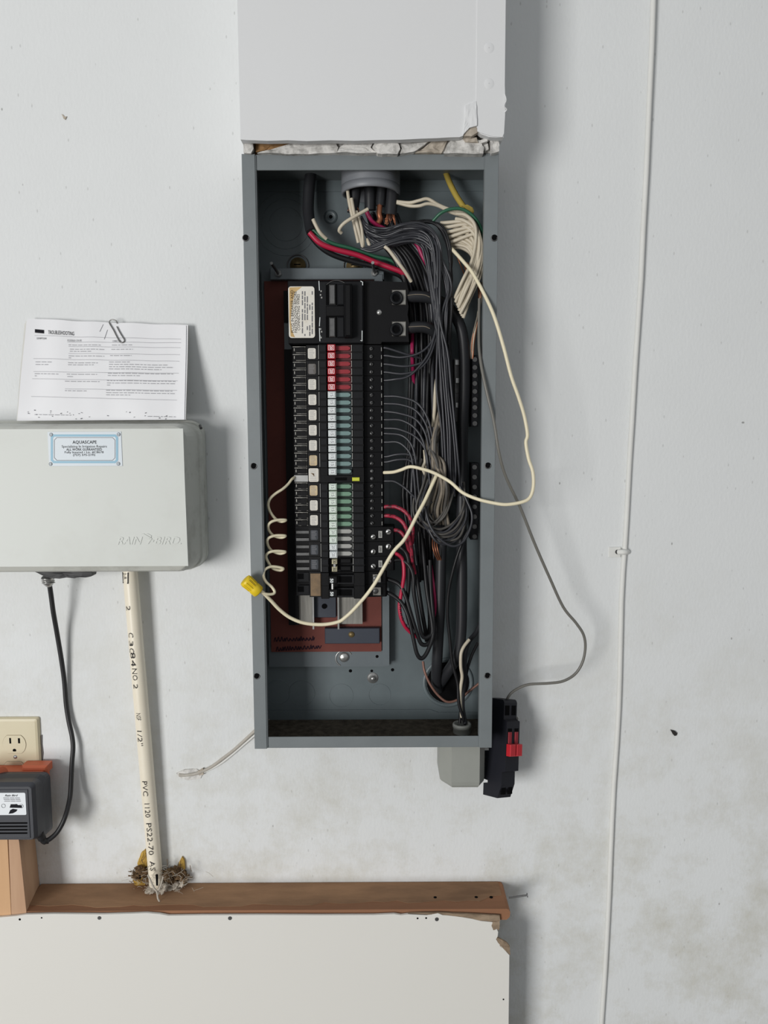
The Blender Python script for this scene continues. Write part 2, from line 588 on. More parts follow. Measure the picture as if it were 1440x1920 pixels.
MT['wood'] = mat('dusty_brown_wood', rgb(164, 118, 88), 0.8, 0, 0.7, 9, 0.25, 60, (0.12, 1, 1), color2=rgb(116, 84, 64), spec=0.2)
MT['woodstud'] = mat('pine_wood', rgb(216, 178, 138), 0.7, 0, 0.5, 14, 0.2, 60, (1, 1, 0.1), color2=rgb(190, 144, 104), spec=0.25)
MT['woodstud2'] = mat('aged_pine_wood', rgb(202, 168, 138), 0.7, 0, 0.6, 14, 0.2, 60, (1, 1, 0.12), color2=rgb(166, 126, 98), spec=0.25)
MT['foam'] = mat('yellow_foam', rgb(198, 164, 84), 0.85, 0, 0.7, 60, 0.8, 150, color2=rgb(132, 98, 50), spec=0.1)
MT['nest'] = mat('brown_nest', rgb(128, 104, 78), 0.95, 0, 0.9, 120, 1.0, 250, color2=rgb(64, 50, 38), spec=0.05)
MT['fibre'] = mat('grey_fibre', rgb(184, 176, 164), 0.9, spec=0.1)
MT['painted_cable'] = mat('painted_cable', rgb(226, 226, 222), 0.6, 0, 0.1, 20, spec=0.3)
MT['concrete'] = mat('concrete_floor', rgb(98, 96, 92), 0.85, 0, 0.4, 4, 0.2, 60)
MT['tar'] = mat('black_tar', rgb(40, 38, 36), 0.6)

# ------------------------------------------------------------------ the setting
solo('wall_back', MB().box(-6, 6, -0.12, 0.0, 0.0, 2.75), MT['wall'],
     'white stippled garage wall with specks and scuffs behind everything', 'wall', kind='structure')
bpy.data.objects['wall_back'].location  # origin at the wall's foot
solo('floor', MB().box(-6, 6, -0.12, 9.0, -0.12, 0.0), MT['concrete'],
     'grey concrete garage floor below the frame', 'floor', kind='structure')


def chunk(pix, d0, d1, seed=0, rough=0.004, cuts=3):
    """a lump with a broken, uneven front"""
    bm = bmesh.new()
    fr = [bm.verts.new(Vector((at(x, y, d1).x, -d1, at(x, y, d1).z))) for x, y in pix]
    face = bm.faces.new(fr)
    bmesh.ops.poke(bm, faces=[face])
    bmesh.ops.subdivide_edges(bm, edges=bm.edges[:], cuts=cuts, use_grid_fill=True)
    bm.verts.ensure_lookup_table()
    bm.verts.index_update()
    vs, fs = [], [tuple(v.index for v in f.verts) for f in bm.faces]
    for v in bm.verts:
        p = v.co * 60 + Vector((seed * 7.1, 0, seed))
        n1 = noise.noise(p)
        n2 = noise.noise(p * 2.7)
        vs.append(v.co + Vector((n2 * rough * .3, -(n1 + n2 * .6) * rough, noise.noise(p * 1.7) * rough * .3)))
    edge = [e for e in bm.edges if len(e.link_faces) == 1]
    mb = MB().add(vs, fs)
    for e in edge:
        a, b = vs[e.verts[0].index], vs[e.verts[1].index]
        mb.add([a, b, Vector((b.x, -d0, b.z)), Vector((a.x, -d0, a.z))], [(0, 1, 2, 3)])
    bm.free()
    return mb


# drywall chase above the panel
ch = thing('drywall_chase', at(700, 262, 0.14), 'white drywall chase with torn bottom edge above the electrical panel',
           'wall', kind='structure')
TOPZ = 2.75
bot = [(451, 261.5), (462, 262.5), (502, 264), (540, 263), (576, 264.5), (620, 263), (665, 264), (712, 262.5), (750, 262), (790, 260),
       (820, 259), (844, 257.5), (862, 257), (869, 254), (870, 240), (880, 237), (893, 235), (895, 246), (903, 252),
       (917, 257), (930, 258), (944, 257.5)]
fr = [(at(x, y, 0.14).x, at(x, y, 0.14).z) for x, y in bot]
xr = [(at(945.5, 175, 0.14).x, at(945.5, 175, 0.14).z), (at(947, 0, 0.14).x, TOPZ)]
xl = [(at(443.5, 0, 0.14).x, TOPZ)]
part('front_sheet', MB().prism(fr + xr + xl, 0.128, 0.14), MT['drywall'], ch)
chx0, chx1 = at(451, 262, 0.14).x, at(945, 258, 0.14).x
zb = at(700, 262, 0.14).z
part('side_sheet', MB().box(chx0, chx0 + 0.0125, 0.0, 0.128, zb + 0.001, TOPZ), MT['drywall'], ch)
part('side_sheet', MB().box(chx1 - 0.0125, chx1 - 0.0005, 0.0, 0.128, zb + 0.004, TOPZ), MT['drywall'], ch)
# taped corner strip with loose paper and nail pops
strip = [(895, 246), (893, 200), (894, 120), (895, 0)]
xs0 = [(at(x, y, 0.1415).x, at(x, y, 0.1415).z) for x, y in strip[:3]] + [(at(895, 0, .1415).x, TOPZ)]
part('corner_tape', MB().prism(xs0 + [(at(947, 0, .1415).x, TOPZ)] +
     [(at(x, y, .1415).x, at(x, y, .1415).z) for x, y in ((946.5, 160), (948, 200), (945, 250), (942, 257), (925, 256), (905, 250))],
     0.1395, 0.1412), MT['drywall'], ch)
for y in (90, 157):
    c = at(917, y, 0.141)
    mb = MB().lathe((c.x, -0.1405, c.z), [(0.0085, 0), (0.007, 0.0007), (0.004, 0.0012), (0.0005, 0.0014)], (0, -1, 0), 20)
    part('nail_pop', mb, MT['drywall'], ch)
part('paper_flap', chunk([(873, 198), (893, 188), (894, 236), (880, 240), (869, 252), (872, 225)], 0.139, 0.1425, 5, .002), MT['drywall'], ch)
part('paper_flap', chunk([(871, 243), (894, 237), (896, 249), (884, 256), (870, 254)], 0.130, 0.1385, 8, .003), MT['torn'], ch)
part('paper_fray', MB().tube(path([(946, 176, .141), (949, 188, .143), (945, 199, .145), (950, 205, .143), (946, 211, .141)]), 0.0009, 5), MT['drywall'], ch)
# broken gypsum and framing showing between chase and panel
part('framing', MB().box(ax(470, 275, .105), ax(925, 275, .105), .0, .105, CAMZ + .3852, az(700, 250, .105)), MT['kraft'], ch)
part('gypsum_core', MB().box(ax(552, 275, .113), ax(930, 275, .113), .106, .113, CAMZ + .3852, az(700, 256, .113)), MT['gypsum'], ch)
gy = [([(456, 265), (474, 264), (475, 279), (470, 287), (457, 286)], 'gypsum', .122),
      ([(478, 264), (548, 265), (528, 275), (500, 281), (480, 286)], 'kraft', .112),
      ([(482, 287), (500, 282), (530, 275), (552, 266), (580, 265), (628, 265), (634, 276), (632, 287), (560, 288)], 'gypsum', .120),
      ([(632, 287), (637, 275), (645, 268), (660, 266), (700, 265), (694, 276), (706, 287)], 'gypsum', .123),
      ([(708, 287), (698, 276), (704, 266), (745, 266), (751, 278), (746, 288)], 'gypsum', .126),
      ([(750, 288), (753, 278), (747, 266), (770, 264), (806, 262), (796, 273), (776, 286)], 'gypsum', .121),
      ([(778, 287), (798, 274), (812, 263), (840, 261), (834, 274), (828, 287)], 'torn', .118),
      ([(834, 287), (838, 272), (848, 261), (870, 259), (898, 262), (908, 276), (906, 288)], 'gypsum', .126),
      ([(868, 259), (893, 258), (898, 266), (872, 266)], 'torn', .130),
      ([(899, 263), (912, 259), (914, 266), (902, 268)], 'gypsum', .129),
      ([(906, 270), (915, 268), (917, 279), (910, 282)], 'gypsum', .124),
      ([(918, 262), (935, 260), (936, 284), (922, 287)], 'gypsum', .126)]
for i, (o, m_, d) in enumerate(gy):
    part('gypsum_chunk', chunk(o, 0.10, d, i, 0.0035, 3), MT[m_], ch)

# timber at the lower left and the low white board
LZ = az(500, 1655, 0.0)                 # top of the ledger where it meets the wall
SX = ax(73, 1640, 0.0)                  # right face of the stud
RX = ax(957, 1712, 0.076)
lg = thing('wooden_ledger', ((SX + RX) / 2, -0.03, LZ - 0.019), 'dusty brown horizontal wood board along the wall above the white board', 'board')
out = [(SX + 0.003, LZ - 0.019), (RX - 0.006, LZ - 0.019), (RX - .001, LZ - 0.014), (RX, LZ - 0.006), (RX - 0.003, LZ - .001), (RX - .006, LZ), (SX + 0.003, LZ)]
part('plank', MB().prism(out, 0.0005, 0.0755), MT['wood'], lg)
dl = []
rw_ = random.Random(4)
for i in range(41):
    x = SX + .004 + (RX - SX - .012) * i / 40
    dl.append((x, .064 - .012 * max(0, (i - 18) / 22) + rw_.uniform(-.005, .004) - (.012 if i > 38 else 0)))
part('dust_layer', MB().zprism([(RX - .009, .001), (SX + .004, .001)] + dl, LZ, LZ + .0006), MT['wood_dust'], lg)
for (x, y) in ((893, 1674), (921, 1682), (816, 1671)):
    c = at(x, y, 0.045)
    part('nail_hole', MB().cyl((c.x, -(1.24 - (c.y + 1.24)) if False else c.y, LZ - .002), (c.x, c.y, LZ + 0.0009), 0.0028, 10), MT['hole'], lg)
nl = thing('nail', at(960, 1682, .05), 'bent steel nail sticking out of the wood board end', 'nail')
a, b = at(954, 1683, 0.045), at(988, 1678.5, 0.05)
part('shank', MB().cyl(a, b, 0.0014, 8), MT['darkmetal'], nl)
part('nail_head', MB().cyl(b, b + (b - a).normalized() * 0.0012, 0.0034, 12), MT['darkmetal'], nl)

st = [((0, 0), [(-70, 1530), (12, 1530), (14, 1575), (21, 1720), (22, 1760), (-70, 1760)], 'woodstud', 'pale pine stud cut off by the photo edge below the transformer'),
      ((1, 0), [(14.5, 1535), (28, 1535), (36, 1580), (50, 1716), (54, 1765), (23, 1765), (21.5, 1716)], 'woodstud2', 'narrow aged pine stud beside the ledger end below the transformer')]
for k, o, m_, lb in st:
    if k[0] == 0:
        solo('wall_stud', MB().pprism(o, 0.001, 0.0768), MT[m_], lb, 'stud', 'pine studs under the outlet')
    else:
        fo = [at(x, y, 0.0765) for x, y in o]
        bo = [Vector((p.x - (0.012 if i in (1, 2, 3, 4) else 0.0), -0.001, p.z)) for i, p in enumerate(fo)]
        n = len(o)
        solo('wall_stud', MB().add(fo + bo, [tuple(range(n)), tuple(range(2 * n - 1, n - 1, -1))] +
             [(i, (i + 1) % n, n + (i + 1) % n, n + i) for i in range(n)]), MT[m_], lb, 'stud', 'pine studs under the outlet')

lb = thing('low_wall_board', at(480, 1900, .08), 'white painted board with torn top right corner below the wood ledger', 'board')
top = [(-160, 1722), (0, 1720), (30, 1717.5), (50, 1714.6), (100, 1713.6), (195, 1714.5), (250, 1713), (275, 1712), (300, 1714), (316, 1717), (380, 1716),
       (490, 1715.6), (600, 1716), (700, 1715.6), (739, 1714), (752, 1716), (765, 1714.5), (800, 1716), (821, 1712.5), (830, 1716), (844, 1717),
       (865, 1719.5), (885, 1723), (902, 1727), (923, 1729), (926, 1733), (930, 1738), (934, 1748), (933, 1756), (930, 1761), (934, 1768), (944, 1779), (955, 1791)]
o = [(at(x, y, .0815).x, at(x, y, .0815).z) for x, y in top]
o += [(at(953.5, 1920, .0815).x, at(953.5, 1920, .0815).z), (at(953.5, 1920, .0815).x - .002, 0.01), (o[0][0], 0.01)]
part('sheet', MB().prism(o, 0.0775, 0.0815), MT['board'], lb)
part('torn_edge', chunk([(765, 1713), (822, 1711.5), (850, 1713), (900, 1715), (937, 1717), (938, 1727), (925, 1728), (900, 1726), (870, 1720), (820, 1714)], .0775, .0808, 3, .0016, 3), MT['tornedge'], lb)
part('torn_edge', chunk([(924, 1728), (937, 1727), (936, 1745), (932, 1742), (925, 1744), (922, 1736)], .0775, .082, 9, .002, 2), MT['tornedge'], lb)
part('torn_edge', chunk([(929, 1757), (936, 1760), (950, 1768), (956, 1775), (957, 1791), (944, 1780), (934, 1770)], .0775, .0812, 4, .002, 2), MT['tornedge'], lb)
for (x, y, r) in ((186, 1721.5, 3.6), (431, 1722, 3.8), (819, 1724, 3.8)):
    part('nail_head', MB().disc(x, y, .0810, .0823, r, 12), MT['darkmetal'], lb)
for (x, y, r) in ((78, 1721, 1.7), (783, 1722, 2.0), (799, 1721.5, 2.0), (944, 1874, 1.8), (37, 1724, 2.4)):
    part('nail_hole', MB().disc(x, y, .0810, .0817, r, 8), MT['hole'], lb)

# ------------------------------------------------------------------ electrical panel enclosure
XL, XR = -0.1944, 0.1661
ZT, ZB = CAMZ + 0.38446, CAMZ - 0.48205
FD = 0.114
W = 0.0187
pn = thing('electrical_panel', ((XL + XR) / 2, -0.05, ZB), 'open grey steel electrical panel box without its cover', 'electrical panel')
part('back_plate', MB().box(XL, XR, 0.001, 0.0025, ZB, ZT), MT['backsteel'], pn)
part('side_wall', MB().box(XL, XL + .0015, 0.0025, FD, ZB, ZT), MT['steel'], pn)
part('side_wall', MB().box(XR - .0015, XR, 0.0025, FD, ZB, ZT), MT['steel'], pn)
part('top_wall', MB().box(XL + .0015, XR - .0015, 0.0025, FD - .002, ZT - .0015, ZT), MT['steel'], pn)
bw = part('bottom_wall', MB().box(XL + .0015, XR - .0015, 0.0025, FD - .002, ZB, ZB + .0015), MT['steel'], pn)
part('dirt_layer', chunk([(492, 1352), (560, 1346), (640, 1350), (740, 1347), (830, 1350), (905, 1348), (900, 1390), (490, 1390)], .1, .11, 2, .0) if False else
     MB().box(XL + .003, XR - .003, 0.004, FD - .012, ZB + .0015, ZB + .0023), MT['dirt'], bw)
part('front_flange', MB().box(XL, XL + W, FD, FD + .0015, ZB, ZT, .0006), MT['steel'], pn)
part('front_flange', MB().box(XR - W, XR, FD, FD + .0015, ZB, ZT, .0006), MT['steel'], pn)
part('front_flange', MB().box(XL + W + .0008, XR - W - .0008, FD - .003, FD - .0015, ZT - .0212, ZT, .0005), MT['steel'], pn)
part('front_flange', MB().box(XL + W + .0008, XR - W - .0008, FD - .003, FD - .0015, ZB + .0003, ZB + .0175, .0005), MT['steel'], pn)
for sx in (XL + W, XR - W - .0012):
    part('flange_return', MB().box(sx, sx + .0012, FD - .010, FD, ZB + .0015, ZT - .0015), MT['steel'], pn)
for (x, y) in ((460.5, 446), (475.5, 874), (481.5, 1268), (927, 446), (915, 873), (914, 1267)):
    s_ = part('cover_screw_hole', MB().disc(x, y, FD + .0010, FD + .0018, 6.0, 14), MT['hole'], pn)
    c = at(x, y, FD + .0022)
    part('screw_clip', MB().ring((c.x, -(FD + .0018), c.z), (0, 1, 0), .0042, .0008, 14, 5, .5, 4.6), MT['darkmetal'], s_)
# flange where the end walls turn onto the back
part('back_flange', MB().prism([(XL + .002, ZB + .0015), (XR - .002, ZB + .0015), (XR - .002, ZB + .014), (ax(822, 1335, .004), ZB + .014),
     (ax(806, 1330, .004), ZB + .019), (XL + .002, ZB + .019)], .0025, .0040), MT['backsteel'], pn)
part('back_flange', MB().box(XL + .002, XR - .002, .0025, .0038, ZT - .018, ZT - .0015), MT['backsteel'], pn)
# knockouts pressed into the back
for (x, y, rs) in ((536, 420, (56, 44, 30)), (566, 1300, (25,)), (640, 1304, (23,)), (712, 1302, (21,)), (521, 1298, (24,))):
    c = at(x, y, .003)
    for r in rs:
        part('knockout_ring', MB().ring((c.x, -.0026, c.z), (0, 1, 0), m_of(r, .003), .00035, 32, 5), MT['backsteel'], pn)
for (x, y) in ((620, 406), (705, 404)):
    c = at(x, y, .005)
    k = part('dimple', MB().lathe((c.x, -.0025, c.z), [(.011, 0), (.009, .0022), (.0058, .0030), (.0045, .0012), (.0002, .0006)], (0, -1, 0), 20), MT['backsteel'], pn)
    part('dimple_hole', MB().cyl((c.x, -.0025, c.z), (c.x, -.0040, c.z), .0028, 12), MT['hole'], k)
c = at(699, 1272, .005)
part('rivet', MB().lathe((c.x, -.0025, c.z), [(.0095, 0), (.0075, .002), (.004, .0028), (.0036, .0048), (.0015, .0058), (.0002, .006)], (0, -1, 0), 18), MT['metal'], pn)
for (x, y, r) in ((657, 1258, 3.2), (697, 1258, 2.6), (736, 1256, 3.2), (884, 344, 3)):
    part('screw_hole', MB().disc(x, y, .0025, .0030, r, 10), MT['hole'], pn)
c = at(840, 1280, .004)
R_ = m_of(50, .004)
k = part('conduit_hole', MB().cyl((c.x, -.0025, c.z), (c.x, -.0031, c.z), R_ * .82, 32), MT['hole'], pn)
part('conduit_rim', MB().lathe((c.x, -.0025, c.z), [(R_, 0), (R_ * .98, .002), (R_ * .93, .0032), (R_ * .87, .0025), (R_ * .84, .0006)], (0, -1, 0), 40), MT['backsteel'], k)
# mounting pan, insulators and bus bars
pan = part('mounting_pan', MB().pbox(497, 506, 726, 1250, .0045, .012), MT['pan'], pn)
part('pan_edge', MB().pbox(716, 528, 729, 1248, .012, .022), MT['pan'], pan)
c = at(645, 1232, .012)
k = part('pan_screw', MB().lathe((c.x, -.012, c.z), [(.0085, 0), (.008, .002), (.005, .0035), (.0002, .004)], (0, -1, 0), 18), MT['metal'], pan)
part('keyhole_ring', MB().ring((c.x, -.0125, c.z - .002), (0, 1, 0), .0135, .0010, 20, 6, math.pi * .9, math.pi * 2.1), MT['metal'], pan)
part('screw_hole', MB().disc(707, 1231, .012, .0124, 3, 10), MT['hole'], pan)
# top rail with brass screws and two long studs
rail = part('top_rail', MB().pbox(506, 502, 720, 524, .012, .030, .001), MT['pan'], pn)
part('rail_tab', MB().pbox(702, 514, 718, 532, .020, .0312, .001), MT['pan'], rail)
for (x, y) in ((558, 497), (664, 498)):
    c = at(x, y, .008)
    k = part('rail_screw', MB().lathe((c.x, -.004, c.z), [(.0125, 0), (.0120, .003), (.007, .0045), (.0065, .008), (.0002, .0088)], (0, -1, 0), 20), MT['brass'], pn)
    part('slot_mark', MB().box(c.x - .005, c.x + .005, .0122, .0132, c.z - .0009, c.z + .0009), MT['hole'], k)
    part('screw_ring', MB().ring((c.x, -.0045, c.z), (0, 1, 0), .0165, .0009, 24, 5), MT['darkmetal'], k)
for (x0, y0, x1, y1) in ((523, 514, 509, 494), (702, 513, 699, 493)):
    a, b = at(x0, y0, .030), at(x1, y1, .070)
    b = Vector((a.x + (b.x - a.x), -.070, b.z))
    k = part('long_stud', MB().cyl(a, b, .0021, 10), MT['darkmetal'], rail)
    part('stud_tip', MB().cyl(b, b + (b - a).normalized() * .001, .0024, 10), MT['metal'], k)
    part('stud_nut', MB().cyl(a, a + (b - a).normalized() * .004, .0052, 6), MT['metal'], k)
rb = part('red_insulator', MB().pbox(502, 527, 714, 1222, .012, .0165), MT['redboard'], pn)
mb = MB()
for r_ in range(2):
    x = 514.0 + r_ * 4
    ww = random.Random(5 + r_)
    while x < (588 if r_ == 0 else 598):
        w_ = ww.uniform(4, 9)
        y = 1199 - (x - 514) * .03 + r_ * 18 - (x - 514) * .03 * r_
        mb.tube(spline([at(x, y + 4, .0168), at(x + w_ * .3, y - 5 * ww.random(), .0168), at(x + w_ * .6, y + 4, .0168), at(x + w_, y - 2, .0168)], 3), .0007, 5)
        x += w_ * .8
part('marker_scrawl', mb, MT['marker'], rb)
part('insulator_strip', MB().pbox(537, 655, 556, 1172, .0165, .034), MT['bakelite'], pn)
part('insulator_strip', MB().pbox(532, 545, 546, 605, .0165, .034), MT['bakelite'], pn)
part('support_bracket', MB().pbox(533, 604, 548, 660, .0165, .032), MT['pan'], pn)
for (x0, x1, y1, xb) in ((557, 582, 1170, 584), (634, 678, 1170, 632)):
    k = part('bus_bar', MB().pbox(x0, 650, x1, y1, .020, .028), MT['alu'], pn)
    part('bus_blade', MB().pbox(xb - 1.6, 650, xb + 1.6, 1180, .020, .0355), MT['metal'], k)
k = part('bus_support', MB().pbox(588, 1100, 630, 1158, .0165, .026, .0008), MT['darkplate'], pn)
part('support_screw', MB().disc(608, 1137, .026, .0275, 5, 14), MT['hole'], k)
k = part('end_block', MB().pbox(609, 1178, 712, 1207, .0165, .027, .001), MT['darkplate'], pn)
c = at(659, 1190, .028)
k2 = part('block_screw', MB().lathe((c.x, -.027, c.z), [(.0050, 0), (.0045, .0015), (.0002, .002)], (0, -1, 0), 16), MT['brass'], k)
# neutral bars
for (x0, y0, x1, y1, n_, d) in ((884, 666, 897, 800, 9, .050), (883, 868, 897, 1012, 8, .050), (852, 672, 863, 792, 5, .040)):
    k = part('neutral_bar', MB().pbox(x0, y0, x1, y1, .0025 if x0 < 860 else .02, d, .0008), MT['darkmetal'] if x0 < 860 else MT['bakelite2'], pn)
    for i in range(n_):
        y = y0 + 8 + i * (y1 - y0 - 14) / (n_ - 1)
        part('terminal_screw', MB().disc((x0 + x1) / 2, y, d, d + .002, 4.4, 12), MT['darkmetal'], k)
for (x, y) in ((857, 680), (858, 714), (858, 760)):
    part('terminal_clip', MB().pbox(x - 3, y - 5, x + 4, y + 4, .04, .046), MT['metal'], pn)

# bushing of the big conduit on the panel's top
BD = 0.062
bc = at(695, 330, BD)
Rb = m_of(53, BD)
zt_, zb_ = ZT - .0015, az(695, 348, BD + Rb)
hb = thing('conduit_bushing', (bc.x, bc.y, zb_), 'grey threaded plastic conduit bushing hanging inside the panel top', 'conduit')
prof = [(Rb * .88, zt_ - .0005 - zb_), (Rb, zt_ - .0005 - zb_)]
zz = zt_ - .002
while zz > zb_ + .012:
    prof += [(Rb, zz - zb_), (Rb * .94, zz - .0014 - zb_)]
    zz -= .0030
prof += [(Rb, .011), (Rb, .0012), (Rb * .97, 0), (Rb * .91, 0), (Rb * .89, .003), (Rb * .88, zt_ - .0005 - zb_)]
part('collar', MB().lathe((bc.x, bc.y, zb_), prof, (0, 0, 1), 44), MT['pvc_grey'], hb)
part('bore', MB().cyl((bc.x, bc.y, zt_ - .002), (bc.x, bc.y, zt_ - .001), Rb * .87, 32), MT['hole'], hb)

# ------------------------------------------------------------------ breakers
NW = ['first', 'second', 'third', 'fourth', 'fifth', 'sixth', 'seventh', 'eighth']
YR = 860
BX = lambda px, d: ax(px, YR, d)
Z0, Z1 = az(640, 645.5, .086), az(640, 1073, .086)
PT = (Z0 - Z1) / 15.0                      # height of one two-pole body
HB = PT / 2


def brk_body(x1=720, top=.0865):
    """side profile of a two-pole plug-in breaker, extruded over its height"""
    pr = [(BX(549, .064), .036), (BX(549, .064), .058), (BX(552, .064), .063), (BX(577, .068), .063), (BX(577.5, .070), .0745), (BX(598, .078), .0755),
          (BX(599.5, top), top - .001), (BX(601, top), top), (BX(614, top), top), (BX(615, .079), .079), (BX(661, .079), .079), (BX(662, top), top),
          (BX(682, top), top), (BX(684, .078), .077), (BX(x1 - 3, .074), .074), (BX(x1, .070), .071), (BX(x1, .064), .036)]
    return pr


PO = Vector((BX(640, .06), -.036, 0))       # local origin of a breaker, z = 0 at its foot


def bmesh_of(key, fn, m_):
    if key not in _bm:
        mb = fn()
        me = mb.mesh(key[0], PO)
        me.materials.append(m_)
        _bm[key] = me
    return _bm[key]


_bm = {}


def bpart(name, key, fn, m_, parent, label=None):
    me = bmesh_of((name,) + key, fn, m_)
    o = bpy.data.objects.new(name, me)
    o.parent = parent
    COL.objects.link(o)
    ORG[o.name] = ORG[parent.name]
    return tagit(o, label)


def bx_(px0, px1, d0, d1, z0, z1, b=0.0):
    return MB().box(BX(px0, d1), BX(px1, d1), d0, d1, z0, z1, b)


def pole_z(p):                               # centre height of pole 0 (upper) or 1 (lower)
    return PT - HB * (p + .5)


def screw_fn(px, z, d, r):
    def f():
        x = BX(px, d)
        return MB().lathe((x, -d + .002, z), [(r, 0), (r, .0022), (r * .8, .003), (.0002, .003)], (0, -1, 0), 12)
    return f


def slot_fn(px, z, d, r, ang):
    def f():
        x = BX(px, d)
        u = Vector((math.cos(ang), 0, math.sin(ang)))
        w = Vector((-u.z, 0, u.x)) * r * .16
        c = Vector((x, -d - .0012, z))
        return MB().add([c - u * r * .8 - w, c + u * r * .8 - w, c + u * r * .8 + w, c - u * r * .8 + w], [(0, 1, 2, 3)])
    return f


def add_pole(r, p, hmat, barm, basem, num, off=0.0, raised=False):
    z = pole_z(p)
    k = (p, hmat, barm, num)
    bpart('handle_recess', k, lambda: bx_(629, 660, .078, .0795, z - HB * .47, z + HB * .47), MT[basem], r)
    bpart('handle_bar', k, lambda: MB().prism([(BX(630, .0845), z - HB * .25), (BX(654, .0845), z - HB * .25), (BX(658, .0845), z - HB * .12), (BX(658.5, .0845), z + HB * .1),
          (BX(654, .0845), z + HB * .27), (BX(630, .0845), z + HB * .27)], .079, .0845), MT[barm], r)
    h = bpart('handle', k + (raised,), lambda: bx_(616, 630.5, .079, .0945 + (.002 if raised else 0), z - HB * .42, z + HB * .42, .0012), MT[hmat], r)
    d = .0946 + (.002 if raised else 0)
    bpart('rating_mark', k + (raised,), lambda: text_into(MB(), num, (BX(623.2, d), -d, z), .0050, .0048, (0, 0, -1), (1, 0, 0), bold=.02), MT['white' if hmat == 'red' else 'paleink'], h)
    bpart('mark_frame', k + (raised,), lambda: frame_fn(BX(617.6, d), BX(628.6, d), d, z - HB * .32, z + HB * .32, .0006), MT['white' if hmat == 'red' else 'faintink'], h)


def frame_fn(x0, x1, d, z0, z1, t):
    mb = MB()
    for (a, b, c, e) in ((x0, x1, z0, z0 + t), (x0, x1, z1 - t, z1), (x0, x0 + t, z0, z1), (x1 - t, x1, z0, z1)):
        mb.add([(a, -d, c), (b, -d, c), (b, -d, e), (a, -d, e)], [(0, 1, 2, 3)])
    return mb


def clip_set(r, p, kind='clip'):
    z = pole_z(p)
    if kind == 'clip':
        def metal():
            mb = MB()
            mb.add(*geo(552, 576, .0630, .0655, z + HB * .34, z + HB * .42))
            mb.add(*geo(558, 576, .0630, .0655, z - HB * .42, z - HB * .36))
            mb.add(*geo(554, 555.6, .063, .0662, z - HB * .18, z + HB * .18))
            mb.add(*geo(574, 575.6, .063, .0668, z - HB * .34, z + HB * .34))
            return mb
        k = bpart('plug_clip', (p,), metal, MT['alu'], r)
        bpart('clip_block', (p,), lambda: MB().add(*geo(556.5, 563, .063, .069, z - HB * .36, z + HB * .2)).add(*geo(563, 573.4, .063, .0725, z - HB * .36, z + HB * .30)), MT['bakelite'], k)
    else:
        bpart('plug_clip', (p, 'plate'), lambda: MB().add(*geo(553, 577, .063, .0665, z - HB * .48, z - HB * .12)), MT['darkmetal'], r)


def geo(px0, px1, d0, d1, z0, z1):
    m_ = bx_(px0, px1, d0, d1, z0, z1)
    return m_.v, m_.f


def sticker(r, m_, z0, z1, x0=580, x1=594.5, lines=True, key=()):
    d = .0757
    k = bpart('sticker', (m_, z0, z1, x0) + key, lambda: MB().prism(rrect(BX(x0, d), BX(x1, d), z0, z1, .0022), .0745, .0760), MT[m_], r)
    if lines:
        def ln():
            mb = MB()
            rr = random.Random(hash((z0, x0)) & 255)
            n_ = 7
            for i in range(n_):
                z = z0 + (z1 - z0) * (i + 1) / (n_ + 1)
                xa, xb = BX(x0 + 2, d), BX(x1 - 2 - rr.random() * 4, d)
                mb.add([(xa, -.0762, z - .00025), (xb, -.0762, z - .00025), (xb, -.0762, z + .00025), (xa, -.0762, z + .00025)], [(0, 1, 2, 3)])
            return mb
        bpart('print_lines', (m_, z0, z1, x0) + key, ln, MT['paleink'], k)


def rrect(x0, x1, z0, z1, r, n=4):
    out = []
    for (cx, cz, a0) in ((x1 - r, z0 + r, -90), (x1 - r, z1 - r, 0), (x0 + r, z1 - r, 90), (x0 + r, z0 + r, 180)):
        for i in range(n + 1):
            a = math.radians(a0 + 90 * i / n)
            out.append((cx + r * math.cos(a), cz + r * math.sin(a)))
    return out


